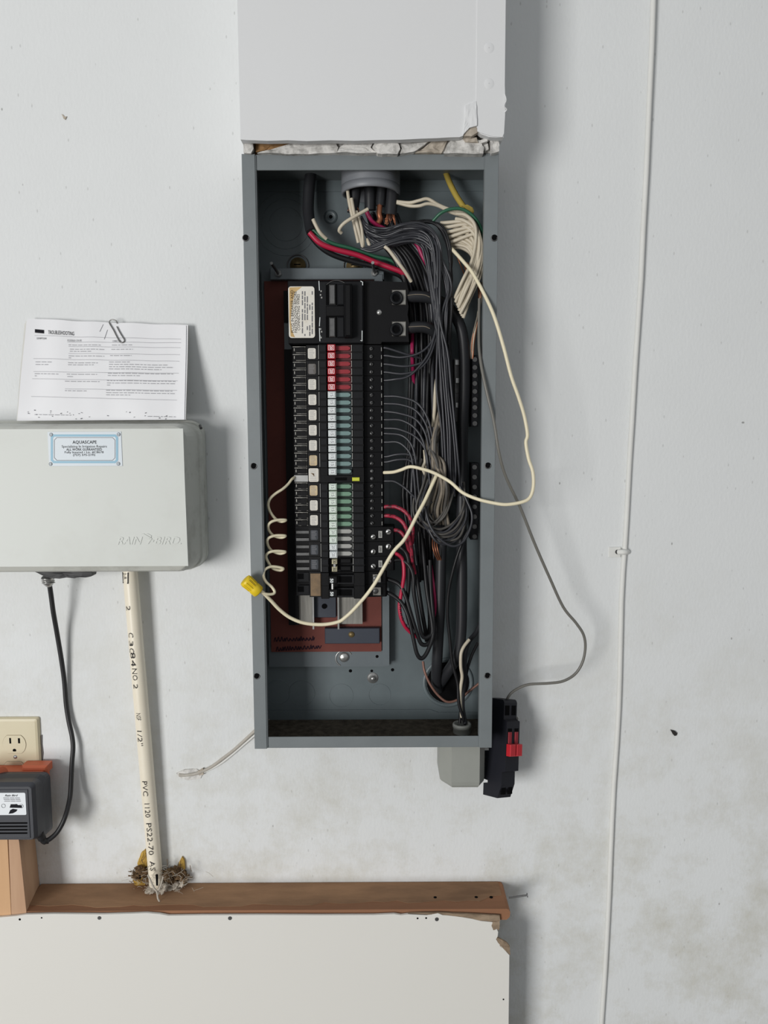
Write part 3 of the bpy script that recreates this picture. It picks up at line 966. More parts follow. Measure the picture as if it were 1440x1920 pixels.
def breaker(idx, label, group, hmat, barm, basem, num, st, poles=(0, 1), long=False, raised=(), name='circuit_breaker'):
    zf = Z0 - PT * (idx + 1)
    r = thing(name, PO + Vector((0, 0, zf)), label, 'circuit breaker', group)
    x1 = 740 if long else 720
    bpart('body', (long,), lambda: MB().zprism(brk_body(x1), .0003, PT - .0003), MT['bakelite'], r)
    for p in poles:
        add_pole(r, p, hmat, barm, basem, num, raised=(p in raised))
    for p in (0, 1):
        z = pole_z(p)
        bpart('ridge', (p,), lambda: bx_(663, 681, .0865, .0882, z - HB * .44, z + HB * .34), MT['bakelite2'], r)
        bpart('ridge', (p, 'l'), lambda: bx_(602, 613, .0865, .0880, z - HB * .44, z + HB * .30), MT['bakelite2'], r)
        bpart('edge_line', (p,), lambda: bx_(660.2, 661.2, .079, .0868, z - HB * .4, z + HB * .4), MT['greybar'], r)
        clip_set(r, p, 'clip' if not long else 'plate')
        if not long:
            s = bpart('terminal_screw', (p,), screw_fn(697, z, .0775, .0028), MT['darkmetal'], r)
            bpart('screw_slot', (p, idx % 3), slot_fn(697, z, .0785, .0028, (.4, 1.2, 2.3)[idx % 3]), MT['hole'], s)
            bpart('wire_port_edge', (p,), lambda: bx_(715.4, 716.4, .072, .0748, z - HB * .3, z + HB * .2), MT['greybar'], r)
    bpart('seam_line', (), lambda: bx_(599.2, 600.0, .0755, .0868, .0012, PT - .0012), MT['greybar'], r)
    if st:
        sticker(r, st, PT * .12, PT * .80)
    if long:
        for j, (px, z, rr) in enumerate(((699, PT * .32, .0040), (728, PT * .66, .0044))):
            s = bpart('terminal_screw', (j, 'long'), screw_fn(px, z, .0765, rr), MT['metal'], r)
            bpart('screw_slot', (j, 'long', idx % 3), slot_fn(px, z, .0775, rr, (.4, 1.2, 2.3)[idx % 3]), MT['hole'], s)
        bpart('screw_well', (), lambda: bx_(690, 706, .074, .0762, PT * .10, PT * .34), MT['hole'], r)
        k = bpart('terminal_label', (), lambda: bx_(709, 716, .074, .0770, PT * .26, PT * .72), MT['greybar'], r)
        bpart('terminal_print', (), lambda: MB().add(*geo(711, 711.8, .077, .0772, PT * .32, PT * .66)).add(*geo(713, 713.8, .077, .0772, PT * .32, PT * .60)), MT['ink'], k)
    return r


RG, BG, GG = 'red handled breakers', 'pale blue handled breakers', 'pale green handled breakers'
breaker(0, 'red handled double breaker directly below the main breaker', RG, 'red', 'redbar', 'redbase', '20', 'sticker')
breaker(1, 'middle red handled double breaker with a dull grey sticker', RG, 'red', 'redbar', 'redbase', '20', 'sticker_grey')
breaker(2, 'lowest red handled double breaker above the pale blue ones', RG, 'red', 'redbar', 'redbase', '20', 'sticker')
for i in range(5):
    breaker(3 + i, '%s pale blue handled double breaker below the red ones' % NW[i], BG, 'white', 'teal', 'tealbase', '15', 'sticker' if i < 4 else 'sticker2')
# breaker with test button
g = thing('test_button_breaker', PO + Vector((0, 0, Z0 - PT * 9)), 'single handle breaker with lime yellow test button and large cream sticker', 'circuit breaker')
bpart('body', (False,), None, None, g)
add_pole(g, 0, 'white', 'teal', 'tealbase', '15')
clip_set(g, 0)
bpart('test_button', (), lambda: bx_(660, 674, .0865, .090, pole_z(1) - HB * .26, pole_z(1) + HB * .22, .0006), MT['lime'], g)
bpart('body_cover', (), lambda: bx_(602, 682, .079, .0874, .0008, HB - .0004), MT['bakelite'], g)
bpart('button_slot', (), lambda: bx_(628, 650, .0872, .0878, pole_z(1) - HB * .18, pole_z(1) + HB * .20), MT['hole'], g)
bpart('silver_plate', (), lambda: bx_(551, 577, .063, .0655, .0005, HB * .9), MT['metal'], g)
for p in (0, 1):
    s = bpart('terminal_screw', (p,), None, None, g)
sticker(g, 'sticker', PT * .04, PT * .94, 578.5, 597, key=('big',))
bpart('scorch_mark', (), lambda: MB().tube([Vector((BX(583, .0765), -.0763, PT * .62)), Vector((BX(587, .0765), -.0764, PT * .55)), Vector((BX(588.5, .0765), -.0763, PT * .42))], .001, 6, True, [.0004, .0012, .0003]), MT['sticker_brown'], g)

for i in range(3):
    breaker(9 + i, '%s pale green handled double breaker below the test button breaker' % NW[i], GG, 'greenwhite', 'green', 'greenbase', '15', ('sticker2', 'sticker', 'sticker')[i], raised=(1,) if i != 1 else ())
breaker(12, 'upper long breaker with white handles, grey bars and silver terminal screws', 'long breakers', 'greenwhite', 'greybar', 'greybase', '20', 'sticker_dark', long=True, raised=(1,))
breaker(13, 'second long breaker with white handles, grey bars and silver terminal screws', 'long breakers', 'white', 'greybar', 'greybase', '20', 'sticker_dark', long=True, raised=(1,))
t = breaker(14, 'long breaker with two small tan handles joined together', 'long breakers', 'tan', 'greybase', 'greybase', '20', 'sticker_dark', poles=(), long=True)
for p in (0, 1):
    z = pole_z(p)
    h = bpart('handle', (p, 'tan'), lambda: bx_(620, 630, .079, .092, z - HB * .32, z + HB * .32, .001), MT['tan'], t)
    bpart('rating_mark', (p, 'tan'), lambda: text_into(MB(), '30', (BX(625, .0921), -.0921, z), .0048, .0048, (0, 0, -1), (1, 0, 0), bold=.02), MT['ink'], h)
    bpart('handle_rocker', (p, 'tan'), lambda: bx_(636, 657, .079, .0855, z - HB * .34, z + HB * .34, .0015), MT['bakelite'], t)
bpart('handle_tie', ('tan',), lambda: bx_(623, 627, .085, .0915, pole_z(1) + HB * .3, pole_z(0) - HB * .3), MT['metal'], t)

# large two-pole breaker at the foot of the row
zt2, zb2 = az(640, 1073.5, .086), az(640, 1122.5, .086)
h2 = (zt2 - zb2)
PO2 = PO + Vector((0, 0, zb2))
g = thing('double_pole_breaker', PO2, 'large black two-pole breaker with brown label at the foot of the row', 'circuit breaker')
bpart('body', ('two',), lambda: MB().zprism(brk_body(725, .088), .0003, h2 / 2 - .0002), MT['bakelite'], g)
o = bpart('body', ('two_upper',), lambda: MB().zprism(brk_body(725, .088), h2 / 2 + .0002, h2 - .0003), MT['bakelite'], g)
bpart('label_plate', (), lambda: bx_(579, 598, .0745, .0765, h2 * .06, h2 * .92), MT['sticker_brown'], g)
for i in range(2):
    z = h2 * (.75 - .5 * i)
    bpart('handle_well', (i, 'two'), lambda: bx_(616, 662, .079, .0890, z - h2 * .17, z + h2 * .17), MT['bakelite2'], g)
    bpart('handle_slot', (i, 'two'), lambda: bx_(634, 658, .0885, .0893, z - h2 * .12, z + h2 * .12), MT['hole'], g)
    h = bpart('handle', (i, 'two'), lambda: bx_(613, 630, .0885, .0985, z - h2 * .12, z + h2 * .16, .001), MT['bakelite'], g)
    bpart('rating_mark', (i, 'two'), lambda: text_into(MB(), '50', (BX(619.5, .0987), -.0987, z), .0066, .0050, (0, 0, -1), (1, 0, 0), bold=.03), MT['white'], h)
    bpart('plug_clip', (i, 'two'), lambda: bx_(556, 576, .063, .0680, z - h2 * .17, z + h2 * .17), MT['bakelite2'], g)
    bpart('clip_slot', (i, 'two'), lambda: bx_(554, 566, .068, .0684, z - h2 * .08, z + h2 * .14), MT['hole'], g)
    k = bpart('wire_lug', (i, 'two'), lambda: bx_(698, 713, .074, .0795, z - h2 * .16, z + h2 * .14), MT['alu'], g)
    bpart('lug_screw', (i, 'two'), screw_fn(703, z, .0805, .0042), MT['darkmetal'], k)
bpart('handle_tie', ('two',), lambda: MB().cyl((BX(621, .094), -.094, h2 * .36), (BX(621, .094), -.094, h2 * .64), .0022, 10), MT['metal'], g)

# main breaker
MD = .088
mzt, mzb = az(650, 525, MD), az(650, 645, MD)
mb_ = thing('main_breaker', at(650, 645, MD) + Vector((0, .04, 0)), 'big black two-pole main breaker with cream label and twin lugs', 'main breaker')
part('body', MB().pbox(540, 526, 684, 644.5, .034, .078, .001), MT['bakelite'], mb_)
part('terminal_block', MB().pprism([(684, 526), (762, 529), (766, 545), (763, 560), (766, 575), (764, 590), (767, 606), (765, 622), (767, 641), (716, 641), (714, 645), (684, 645)], .034, .076), MT['bakelite'], mb_)
part('raised_face', MB().pbox(597, 527, 681, 644, .078, .0885, .0015), MT['bakelite2'], mb_)
k = part('label', MB().prism(rrect(ax(541, 585, .0792), ax(590, 585, .0792), az(565, 633.5, .0792), az(565, 537, .0792), .004), .0775, .0790), MT['sticker'], mb_)
mbx = MB()
ptext(mbx, 'PLUG IN BREAKER AND', 545.5, 546, 550.5, 622, .0793, 90)
ptext(mbx, 'FASTEN DOWN BEFORE', 551.5, 548, 556.5, 622, .0793, 90)
ptext(mbx, 'CONNECTING WIRES', 557, 553, 562, 618, .0793, 90)
part('label_lettering', mbx, MT['ink'], k)
mbx = MB()
rr = random.Random(3)
for i in range(5):
    y = 546.0
    x = 566 + i * 4.6
    while y < 628:
        w_ = rr.uniform(4, 13)
        if rr.random() < .82 and not (604 < y + w_ < 612):
            mbx.add(*[q for q in (lambda P: ([at(a, b, .0793) for a, b in P], [(0, 1, 2, 3)]))([(x, y), (x + 2, y), (x + 2, min(y + w_, 630)), (x, min(y + w_, 630))])])
        y += w_ + 1.6
part('label_print', mbx, MT['greyink'], k)
part('label_stain', MB().pprism([(542.5, 539), (566, 537.8), (560, 543), (553, 548), (549.5, 562), (547, 580), (545, 600), (547.5, 620), (553, 632.5), (545, 631), (542.5, 600)], .0788, .0791), MT['stain'], k)
for (y0, y1) in ((532, 572), (594, 633)):
    k = part('handle_slot', MB().pbox(611, y0, 632, y1, .0882, .0890), MT['hole'], mb_)
    part('breaker_rocker', MB().pbox(617, y0 + 1, 629, y1 - 1, .0885, .0915, .0015), MT['darkmetal'], k)
    part('rocker_side', MB().pbox(632, y0, 646, y1, .0885, .0935, .0015), MT['bakelite2'], mb_)
part('handle', MB().pbox(645, 531, 660, 632, .0885, .1060, .003), MT['bakelite'], mb_)
part('handle_bridge', MB().pbox(611, 573, 646, 593, .0885, .0925, .001), MT['bakelite'], mb_)
part('handle_arc', MB().tube(path([(612, 534, .089), (622, 527.5, .0895), (634, 526, .0895), (646, 530, .0895)]), .0006, 5), MT['darkmetal'], mb_)
for (pp) in ([(676, 527), (680, 529), (680, 535)], [(676, 638), (679, 640), (679, 620)], [(598, 527), (599, 545)], [(600, 640), (599, 615)], [(600, 595), (599, 612)]):
    part('paint_chip', MB().tube([at(x, y, .0888) for x, y in pp], .0007, 5), MT['white'], mb_)
for (xx, yy) in ((602, 546), (601, 553), (603, 558), (601, 617), (603, 622), (600, 630), (602, 633)):
    part('paint_chip', MB().pbox(xx - 1.2, yy - 1.5, xx + 1.2, yy + 1.4, .0884, .0890), MT['greybar'], mb_)
for (y0, y1) in ((543, 571.5), (602.5, 630)):
    k = part('lug', MB().pbox(735, y0, 761.5, y1, .070, .0785, .001), MT['alu'], mb_)
    c = at(743.5, (y0 + y1) / 2 + 1.5, .0795)
    s = part('lug_screw', MB().lathe((c.x, -.0785, c.z), [(.0100, 0), (.0098, .0035), (.0085, .0042), (.0062, .0042), (.0058, .0015), (.0002, .0012)], (0, -1, 0), 24), MT['bakelite2'], k)
    part('hex_socket', MB().cyl((c.x, -.079, c.z), (c.x, -.0802, c.z), .0050, 6), MT['hole'], s)
c = at(711, 585.5, .0765)
part('body_screw', MB().lathe((c.x, -.076, c.z), [(.0040, 0), (.0036, .001), (.0002, .0014)], (0, -1, 0), 14), MT['metal'], mb_)

# ------------------------------------------------------------------ wires and cables
WR = random.Random(11)
NTH = ['first', 'second', 'third', 'fourth', 'fifth', 'sixth', 'seventh', 'eighth', 'ninth', 'tenth', 'eleventh', 'twelfth', 'thirteenth']


def wire(name, label, pts, wpx, m_, group=None, cat='wire', step=6, n=8):
    P = path(pts, step)
    d = sum(p[2] for p in pts) / len(pts)
    return solo(name, MB().tube(P, m_of(wpx, d) / 2, n), MT[m_], label, cat, group)


def jit(pts, a=1.0, b=.002):
    return [(x + WR.uniform(-a, a), y + WR.uniform(-a, a), d + WR.uniform(-b, b)) for x, y, d in pts]


def lerp(A, B, t):
    return [tuple(a + (b - a) * t for a, b in zip(p, q)) for p, q in zip(A, B)]


# two thick feeders from the main lugs
def feeder(label, pts, ra):
    r = thing('feeder_cable', at(*pts[-1]), label, 'cable', 'thick black feeder cables')
    P = path(pts, 8)
    part('jacket', MB().tube(P, ra, 14), MT['cable'], r)
    return r


f1 = feeder('thick black feeder cable from the upper main lug running down the right side',
            [(758, 557, .066), (785, 556, .066), (812, 560, .064), (838, 574, .060), (858, 600, .056), (869, 640, .054), (871, 720, .054), (868, 800, .055), (866, 900, .056), (865, 1005, .056),
             (866, 1080, .054), (865, 1180, .050), (858, 1228, .044), (838, 1262, .030), (824, 1284, .004)], .0085)
f2 = feeder('thick black feeder cable from the lower main lug running to the bottom hole',
            [(758, 617, .066), (785, 613, .066), (808, 618, .062), (826, 640, .050), (838, 700, .040), (844, 800, .036), (840, 900, .040), (833, 960, .046), (827, 1040, .050), (825, 1130, .050), (820, 1230, .044), (818, 1275, .024), (822, 1292, .004)], .0085)
for i, (y, f) in enumerate(((553, f1), (612, f2))):
    part('scuff', MB().tube(path([(764, y + 1, .0752), (780, y - 1 + i, .0752), (796, y, .0748), (806, y + 4, .074)]), .0007, 5), MT['wire_tan'], f)

# cut cable ends coming out of the bushing
cs = [([(667, 322, .066), (667, 350, .068), (664, 380, .068), (661, 400, .066)], 20), ([(693, 322, .060), (694, 360, .062), (694, 394, .060)], 21),
      ([(716, 322, .066), (716, 350, .068), (713, 386, .068)], 16), ([(735, 322, .062), (735, 360, .064), (732, 404, .064)], 23)]
lbs = ['leftmost black cable stub under the conduit bushing', 'second black cable stub under the conduit bushing',
       'thin black cable stub with bare copper end under the conduit bushing', 'rightmost frayed black cable stub under the conduit bushing']
for (p, w_), l_ in zip(cs, lbs):
    r = thing('cable_stub', at(*p[-1]), l_, 'cable', 'cable stubs under the conduit bushing')
    part('jacket', MB().tube(path(p, 4), m_of(w_, .065) / 2, 14), MT['cable'], r)
    if 'copper' in l_:
        part('copper_end', MB().tube(path([(713, 380, .070), (711, 400, .072), (713, 410, .072), (709, 419, .072)], 4), .0040, 10, True), MT['copper'], r)
    if 'frayed' in l_ or 'leftmost' in l_:
        x0, y0 = (732, 400) if 'frayed' in l_ else (662, 378)
        mb = MB()
        for i in range(14):
            a = WR.uniform(-9, 9)
            mb.tube(path([(x0 + a * .7, y0 - 4, .068), (x0 + a, y0 + WR.uniform(5, 14), .072), (x0 + a * 1.2 + WR.uniform(-3, 3), y0 + WR.uniform(10, 26), .070)], 3), .0007, 4)
        part('frayed_strands', mb, MT['copper'], r, kind='stuff')

# cable entering at the upper left with red, green, black and white conductors
r = thing('sheathed_cable', at(578, 436, .05), 'black sheathed cable dropping from the panel top at upper left', 'cable')
part('sheath', MB().tube(path([(584, 318, .030), (580, 350, .032), (578, 390, .036), (581, 420, .044), (585, 436, .052)], 6), .0088, 12), MT['cable'], r)
wire('conductor', 'bright red conductor crossing to the right above the main breaker', [(580, 436, .058), (600, 456, .056), (630, 468, .052), (670, 478, .048), (705, 492, .046), (735, 503, .046), (757, 514, .044), (775, 545, .030)], 10, 'wire_red', 'conductors of the sheathed cable')
wire('conductor', 'dark green conductor running above the red one', [(584, 428, .054), (602, 444, .052), (625, 457, .048), (660, 466, .044), (700, 480, .040), (740, 492, .038), (770, 530, .028)], 7, 'wire_green', 'conductors of the sheathed cable')
wire('conductor', 'black conductor running just below the red one', [(581, 440, .052), (600, 462, .050), (625, 478, .046), (665, 491, .042), (705, 500, .040), (735, 510, .040), (756, 522, .036), (772, 556, .026)], 10, 'wire_black', 'conductors of the sheathed cable')
wire('conductor', 'short white conductor end beside the red one', [(587, 411, .060), (592, 422, .060), (600, 436, .058), (612, 448, .052)], 7, 'wire_white', 'conductors of the sheathed cable')

# yellow cable at the upper right
r = thing('yellow_cable', at(878, 396, .06), 'yellow sheathed cable with torn end at upper right of panel', 'cable')
part('sheath', MB().tube(path([(832, 312, .030), (842, 340, .036), (856, 368, .046), (872, 392, .056)], 6), .0045, 10), MT['yellow_cable'], r)
part('torn_end', chunk([(866, 386), (877, 384), (886, 390), (889, 397), (884, 402), (876, 394)], .054, .062, 3, .003, 2), MT['yellow_cable'], r)
k = at(833, 322, .032)

# dark wire bundle that arches over from the bushing and hangs down
A = [(677, 405, .078), (684, 418, .086), (700, 428, .092), (724, 429, .094), (756, 419, .096), (786, 419, .096), (810, 430, .096), (823, 456, .096), (826, 496, .096), (826, 545, .096), (826, 600, .096)]
B = [(684, 432, .066), (690, 446, .070), (703, 458, .074), (724, 465, .076), (756, 457, .078), (776, 454, .078), (789, 463, .080), (797, 480, .080), (803, 510, .080), (810, 550, .080), (815, 600, .080)]
NB = 13
for i in range(NB):
    t = i / (NB - 1)
    p = jit(lerp(A, B, t), 1.9, .005)
    xe = 850 - 28 * (((i * 5) % NB) / NB)
    p += [(xe - 8 + WR.uniform(-4, 4), 660, .094 - .012 * t), (xe - 3 + WR.uniform(-3, 3), 730, .092 - .012 * t), (xe + 4, 810, .090 - .012 * t),
          (xe + 8 + WR.uniform(-3, 3), 880, .084 - .010 * t), (xe + 6 + WR.uniform(-8, 8), 930, .070)]
    wire('circuit_wire', '%s charcoal wire from the top of the bundle arching out of the bushing' % NTH[i], p, 4.5, 'wire_grey', 'arching dark wire bundle', step=5)
for i in range(4):      # wires crossing back to the left under the arch
    p = [(676 + i * 6, 466 - i, .078), (700, 470 - i * 3, .080), (735, 458 - i * 4, .086), (775, 452 - i * 5, .088), (805, 464 - i * 4, .090), (826 + i * 3, 500, .090), (836 + i * 3, 545, .090), (838 - i * 5, 600, .088), (832 + 3 * i, 690, .084)]
    wire('circuit_wire', '%s charcoal wire looping back left under the arch, counted from below' % NTH[i], jit(p, 1.5), 5.2, 'wire_grey', 'looping back wires')
for i in range(4):      # right edge of the arch
    p = [(770, 425 - i * 3, .080), (800, 415, .082), (820 + i * 3, 425, .084), (836 + i * 2, 452, .086), (843 + i, 490, .086), (846 - i, 530, .084), (838 + i * 3, 570, .082), (832 + i * 4, 640, .080), (846, 700, .078), (848 - i * 3, 780, .076)]
    wire('circuit_wire', '%s black wire on the outer right edge of the arch' % NTH[i], jit(p, 1.5), 5.2, 'wire_black', 'outer edge wires')

# black wires behind, running down from the bushing to the middle of the panel
for i in range(12):
    x0 = 690 + i * 5
    p = [(x0, 400, .050), (x0 + 14, 440, .050), (742 + i * 5, 490, .046), (766 + i * 5.2, 560, .040), (772 + i * 5.0, 640, .036), (768 + i * 5.4, 740, .034), (764 + i * 6, 840, .034), (758 + i * 7, 930, .034), (766 + i * 6, 1010, .034), (774 + i * 5, 1090, .034)]
    wire('back_wire', '%s black wire from the left running down behind the arching bundle' % NTH[i], jit(p, 2.5, .006), 7.5, ('wire_black', 'wire_black', 'wire_grey')[i % 3], 'black wires along the panel back')
wire('circuit_wire', 'magenta wire passing behind the arching bundle', [(688, 398, .074), (693, 408, .074), (704, 420, .070), (745, 440, .060), (778, 454, .072), (792, 480, .074), (806, 508, .074), (816, 545, .06), (820, 600, .04)], 8, 'wire_pink', cat='wire')
wire('circuit_wire', 'short magenta wire showing below the main lugs', [(774, 600, .030), (773, 645, .052), (773, 670, .052), (776, 720, .030)], 7, 'wire_pink')
wire('circuit_wire', 'magenta wire showing low between the black loops', [(808, 1060, .048), (812, 1092, .056), (816, 1137, .056), (812, 1180, .046)], 6, 'wire_pink')

# white wires near the bushing
wl = [([(651, 350, .078), (655, 380, .080), (664, 420, .080), (672, 455, .074)], 'leftmost thin white wire hanging below the bushing'),
      ([(659, 372, .082), (664, 400, .084), (672, 430, .084), (680, 462, .076)], 'second thin white wire hanging below the bushing'),
      ([(668, 396, .080), (677, 425, .082), (680, 448, .080), (681, 464, .074)], 'third thin white wire hanging below the bushing'),
      ([(690, 392, .096), (672, 402, .098), (650, 415, .098), (640, 424, .096), (636, 432, .092), (640, 437, .088)], 'bent white wire hook left of the bushing cables'),
      ([(688, 448, .074), (692, 458, .076), (694, 466, .074)], 'tiny white wire end under the dark bundle'),
      ([(721, 462, .094), (730, 470, .094), (748, 494, .092), (760, 510, .088), (771, 528, .080)], 'white wire slanting down towards the main breaker corner')]
for p, l_ in wl:
    wire('white_wire', l_, p, 6.4, 'wire_white', 'white wires near the bushing')
for i in range(2):
    wire('white_wire', ('upper', 'lower')[i] + ' white wire of the twisted pair leaving the bushing rightwards',
         [(744, 378 + i * 2, .070), (768, 380 + i * 6, .074), (786, 375 + i * 11 if i else 376, .078), (802, 373 + i * 9, .080), (822, 384 + i * 2, .080), (846, 394 + i * 4, .080), (874, 402 + i * 6, .078), (894, 424 + i * 4, .074), (899, 470, .070), (888, 540, .06)], 6.2, 'wire_white', 'white twisted pair')
wire('ground_wire', 'dark green ground wire curving over the white wires', [(812, 414, .082), (826, 400, .088), (845, 392, .090), (866, 392, .090), (886, 404, .088), (900, 424, .084), (908, 450, .076)], 6, 'wire_green')
# white neutrals sweeping to the right
A = [(856, 400, .082), (874, 404, .090), (890, 420, .094), (893, 448, .094), (884, 490, .092), (868, 526, .088), (852, 560, .080)]
B = [(848, 464, .066), (866, 466, .070), (884, 478, .074), (890, 500, .076), (888, 530, .076), (880, 560, .074), (868, 596, .068)]
Cc = [(872, 424, .080), (892, 438, .084), (904, 458, .086), (906, 486, .086), (899, 520, .084), (884, 556, .080), (866, 594, .072)]
for i in range(7):
    wire('neutral_wire', '%s white neutral wire of the inner sweep at the panel right' % NTH[i], jit(lerp(A, B, i / 6), 1.2, .003) , 6.6, 'wire_white', 'white neutral sweep')
for i in range(5):
    p = jit(lerp(A, Cc, .35 + i * .16), 1.2, .003)
    p[0] = (826 + i * 5, 418 + i * 9, .076)
    wire('neutral_wire', '%s white neutral wire of the outer sweep beside the right flange' % NTH[i], p, 6.6, 'wire_white', 'outer white neutral sweep')
for i in range(4):
    p = [(822 + i * 6, 428 + i * 10, .066), (846, 425 + i * 11, .070), (872, 436 + i * 9, .076), (886, 460 + i * 6, .078), (884, 505 + i * 3, .076), (872, 545, .074), (856 + i * 2, 572 + i * 4, .068)]
    wire('neutral_wire', '%s white neutral wire in the middle of the sweep at right' % NTH[i], jit(p, 1, .002), 6.4, 'wire_white', 'middle white neutral sweep')
for i in range(5):
    p = [(858 + i * 4, 484 + i * 3, .07), (866 + i * 4, 500, .066), (872 + i * 3, 520, .058), (876 + i * 3, 552, .05)]
    wire('bare_wire', '%s thin bare copper wire from the left among the white neutrals' % NTH[i], jit(p, 2.5), 2.2, 'copper', 'bare copper among neutrals')
for i in range(4):
    p = [(896 + i * 2, 530, .060), (899 + i, 565, .062), (896 - i, 600, .062), (890 - i * 2, 640, .056), (887 - i, 672, .052)]
    wire('ground_wire', '%s thin ground wire dropping to the neutral bar at right' % NTH[i], jit(p, 1), 3.0, ('copper', 'wire_white', 'copper', 'wire_tan')[i], 'grounds beside the neutral bar')

# one wire from each breaker terminal
ys = [653, 667, 683, 698, 713, 743, 757, 772, 787, 803, 813, 829, 856, 866, 902]
tg = {0: [(764, 665, .070), (790, 672, .064)], 1: [(755, 670, .074), (790, 660, .078), (812, 636, .080), (820, 600, .080)], 2: [(760, 687, .074), (790, 680, .076), (808, 660, .078), (820, 620, .078)],
      3: [(755, 701, .074), (782, 694, .076), (804, 672, .078), (819, 632, .078)], 4: [(742, 711, .074), (763, 707, .076), (782, 692, .078), (804, 662, .080), (819, 616, .080)]}
desc = ['upper red pole', 'second red pole', 'third red pole', 'fourth red pole', 'fifth red pole', 'first pale blue pole', 'second pale blue pole', 'third pale blue pole',
        'fourth pale blue pole', 'fifth pale blue pole', 'sixth pale blue pole', 'seventh pale blue pole', 'ninth pale blue pole', 'tenth pale blue pole', 'test button breaker']
for i, y in enumerate(ys):
    p = [(716, y, .068), (726, y, .070)]
    if i in tg:
        p += tg[i]
    elif i < 12:
        k = i - 5
        reach = (800, 798, 796, 792, 796, 776, 772)[k]
        p += [(748 + (4 if k % 2 else 0), y + 1 + (k % 3), .074), ((726 + reach) / 2 + 18, y + 12 + k, .078), (reach + 2, y + 42, .080), (reach + 12 - k, y + 85, .078), (reach + 22 - 2 * k, y + 150, .072), (reach + 20 - 3 * k, y + 190, .062)]
    elif i < 14:
        k = i - 12
        p += [(745, y - 4, .074), (768, y - 3, .076), (782 - 5 * k, y + 12, .076), (786 - 5 * k, y + 40, .072), (780, y + 90, .064), (784, y + 120, .056)]
    else:
        p += [(740, y + 1, .072), (758, y + 12, .074), (775, y + 28, .076), (800, y + 48, .072), (815, y + 70, .06)]
    wire('circuit_wire', 'grey circuit wire leaving the terminal of the ' + desc[i], p, 4.6, 'wire_grey', 'wires leaving the breaker terminals')

# dusty tan and cream wires in the middle bundle
wire('neutral_wire', 'cream wire bending into the middle bundle beside the feeder', [(834, 690, .070), (826, 697, .078), (819, 712, .080), (816, 740, .078), (815, 765, .074), (812, 800, .066)], 7, 'wire_white')
wire('neutral_wire', 'thin white wire wiggling beside the dark bundle', [(829, 715, .078), (825, 735, .080), (826, 750, .080), (831, 762, .078), (828, 790, .07)], 4, 'wire_white')
for i in range(9):
    p = [(832 - i * .6, 745 + i * 7, .070), (824 - i * .8, 775 + i * 7, .078), (815 - i, 815 + i * 5, .086), (818 + i * 2 - (i % 3) * 6, 870, .088), (806 + i * 4.4, 915, .084), (796 + i * 5, 955, .074), (800 + i * 5, 985, .062)]
    wire('neutral_wire', '%s dusty tan wire from the left in the middle bundle' % NTH[i], jit(p, 2.5, .006), 6.5, ('wire_tan', 'wire_dusty', 'wire_tan')[i % 3], 'dusty middle bundle')
for i in range(3):
    p = [(806 - i * 5, 800 + i * 22, .072), (803 - i * 3, 825 + i * 20, .076), (801 - i * 4, 850 + i * 15, .074), (806, 880 + i * 12, .068)]
    wire('neutral_wire', '%s short bright white wire down the edge of the middle bundle' % NTH[i], p, 6, 'wire_white', 'white pieces in the middle bundle')
# nested loops
for i in range(8):
    t = i / 7
    p = [(810 + 14 * t, 850 + 12 * i, .070), (792 + 12 * t, 905 + 6 * i, .078), (783 + 16 * t, 955 + 3 * i, .082), (800 + 14 * t, 985 + 4.2 * i, .084), (828 + 10 * t, 992 + 4.0 * i, .084), (856 + 4 * t, 976 + 5 * i, .080), (870 + 5 * t, 944 + 4 * i, .072), (868, 905, .064)]
    wire('looped_wire', '%s dusty grey hanging loop counted from the innermost outwards' % NTH[i], jit(p, 2.5, .003), 4.8, ('wire_dusty', 'wire_grey')[i % 2], 'hanging wire loops')
for i in range(5):
    p = [(790 + i * 5, 860, .066), (785 + 4 * i, 900, .072), (776 + 6 * i, 945, .076), (782 + 8 * i, 978, .078), (806 + 7 * i, 990 - 6 * i, .078), (834 + 4 * i, 960 - 8 * i, .074), (842 + 2 * i, 915, .070)]
    wire('looped_wire', '%s thin grey wire curl from the left inside the hanging loops' % NTH[i], jit(p, 2.5, .003), 4.0, 'wire_dusty', 'thin curls inside the loops')
wire('looped_wire', 'large dark wire loop hanging lowest over the feeders', [(796, 950, .086), (806, 985, .090), (824, 1010, .092), (848, 1024, .092), (868, 1016, .090), (882, 990, .088), (885, 965, .086), (876, 940, .084), (862, 912, .080)], 5, 'wire_grey')
for i in range(3):
    wire('bare_wire', '%s bare copper curl from the left below the hanging loops' % NTH[i], [(812 + i * 4, 1005, .056), (811 + i * 4, 1020, .064), (814 + i * 4, 1036, .066), (821 + i * 3, 1050, .058)], 2.6, 'copper', 'copper curls below loops')

# red wires from the green and long breakers
rw = [([(716, 951, .068), (728, 950, .070), (744, 951, .076), (762, 962, .080), (773, 984, .080), (773, 1012, .076), (768, 1030, .068)], 'wire_reddirty', 'upper red wire leaving the second green handled breaker'),
      ([(716, 967, .068), (728, 967, .070), (742, 970, .078), (757, 982, .084), (766, 1006, .084), (771, 1032, .080), (773, 1055, .074), (778, 1075, .064)], 'wire_reddirty', 'scuffed red wire leaving the third green handled breaker'),
      ([(732, 993, .066), (742, 994, .072), (752, 998, .076), (761, 1012, .078), (767, 1035, .074), (770, 1060, .066)], 'wire_reddirty', 'short scuffed red wire leaving the upper long breaker'),
      ([(734, 1036, .064), (745, 1039, .070), (755, 1050, .076), (757.5, 1075, .078), (754.5, 1100, .076), (751, 1120, .074), (749, 1138, .074), (752, 1158, .074), (760, 1175, .072), (773, 1188, .066), (785, 1196, .056)], 'wire_red', 'long bright red wire hanging left of the black loops')]
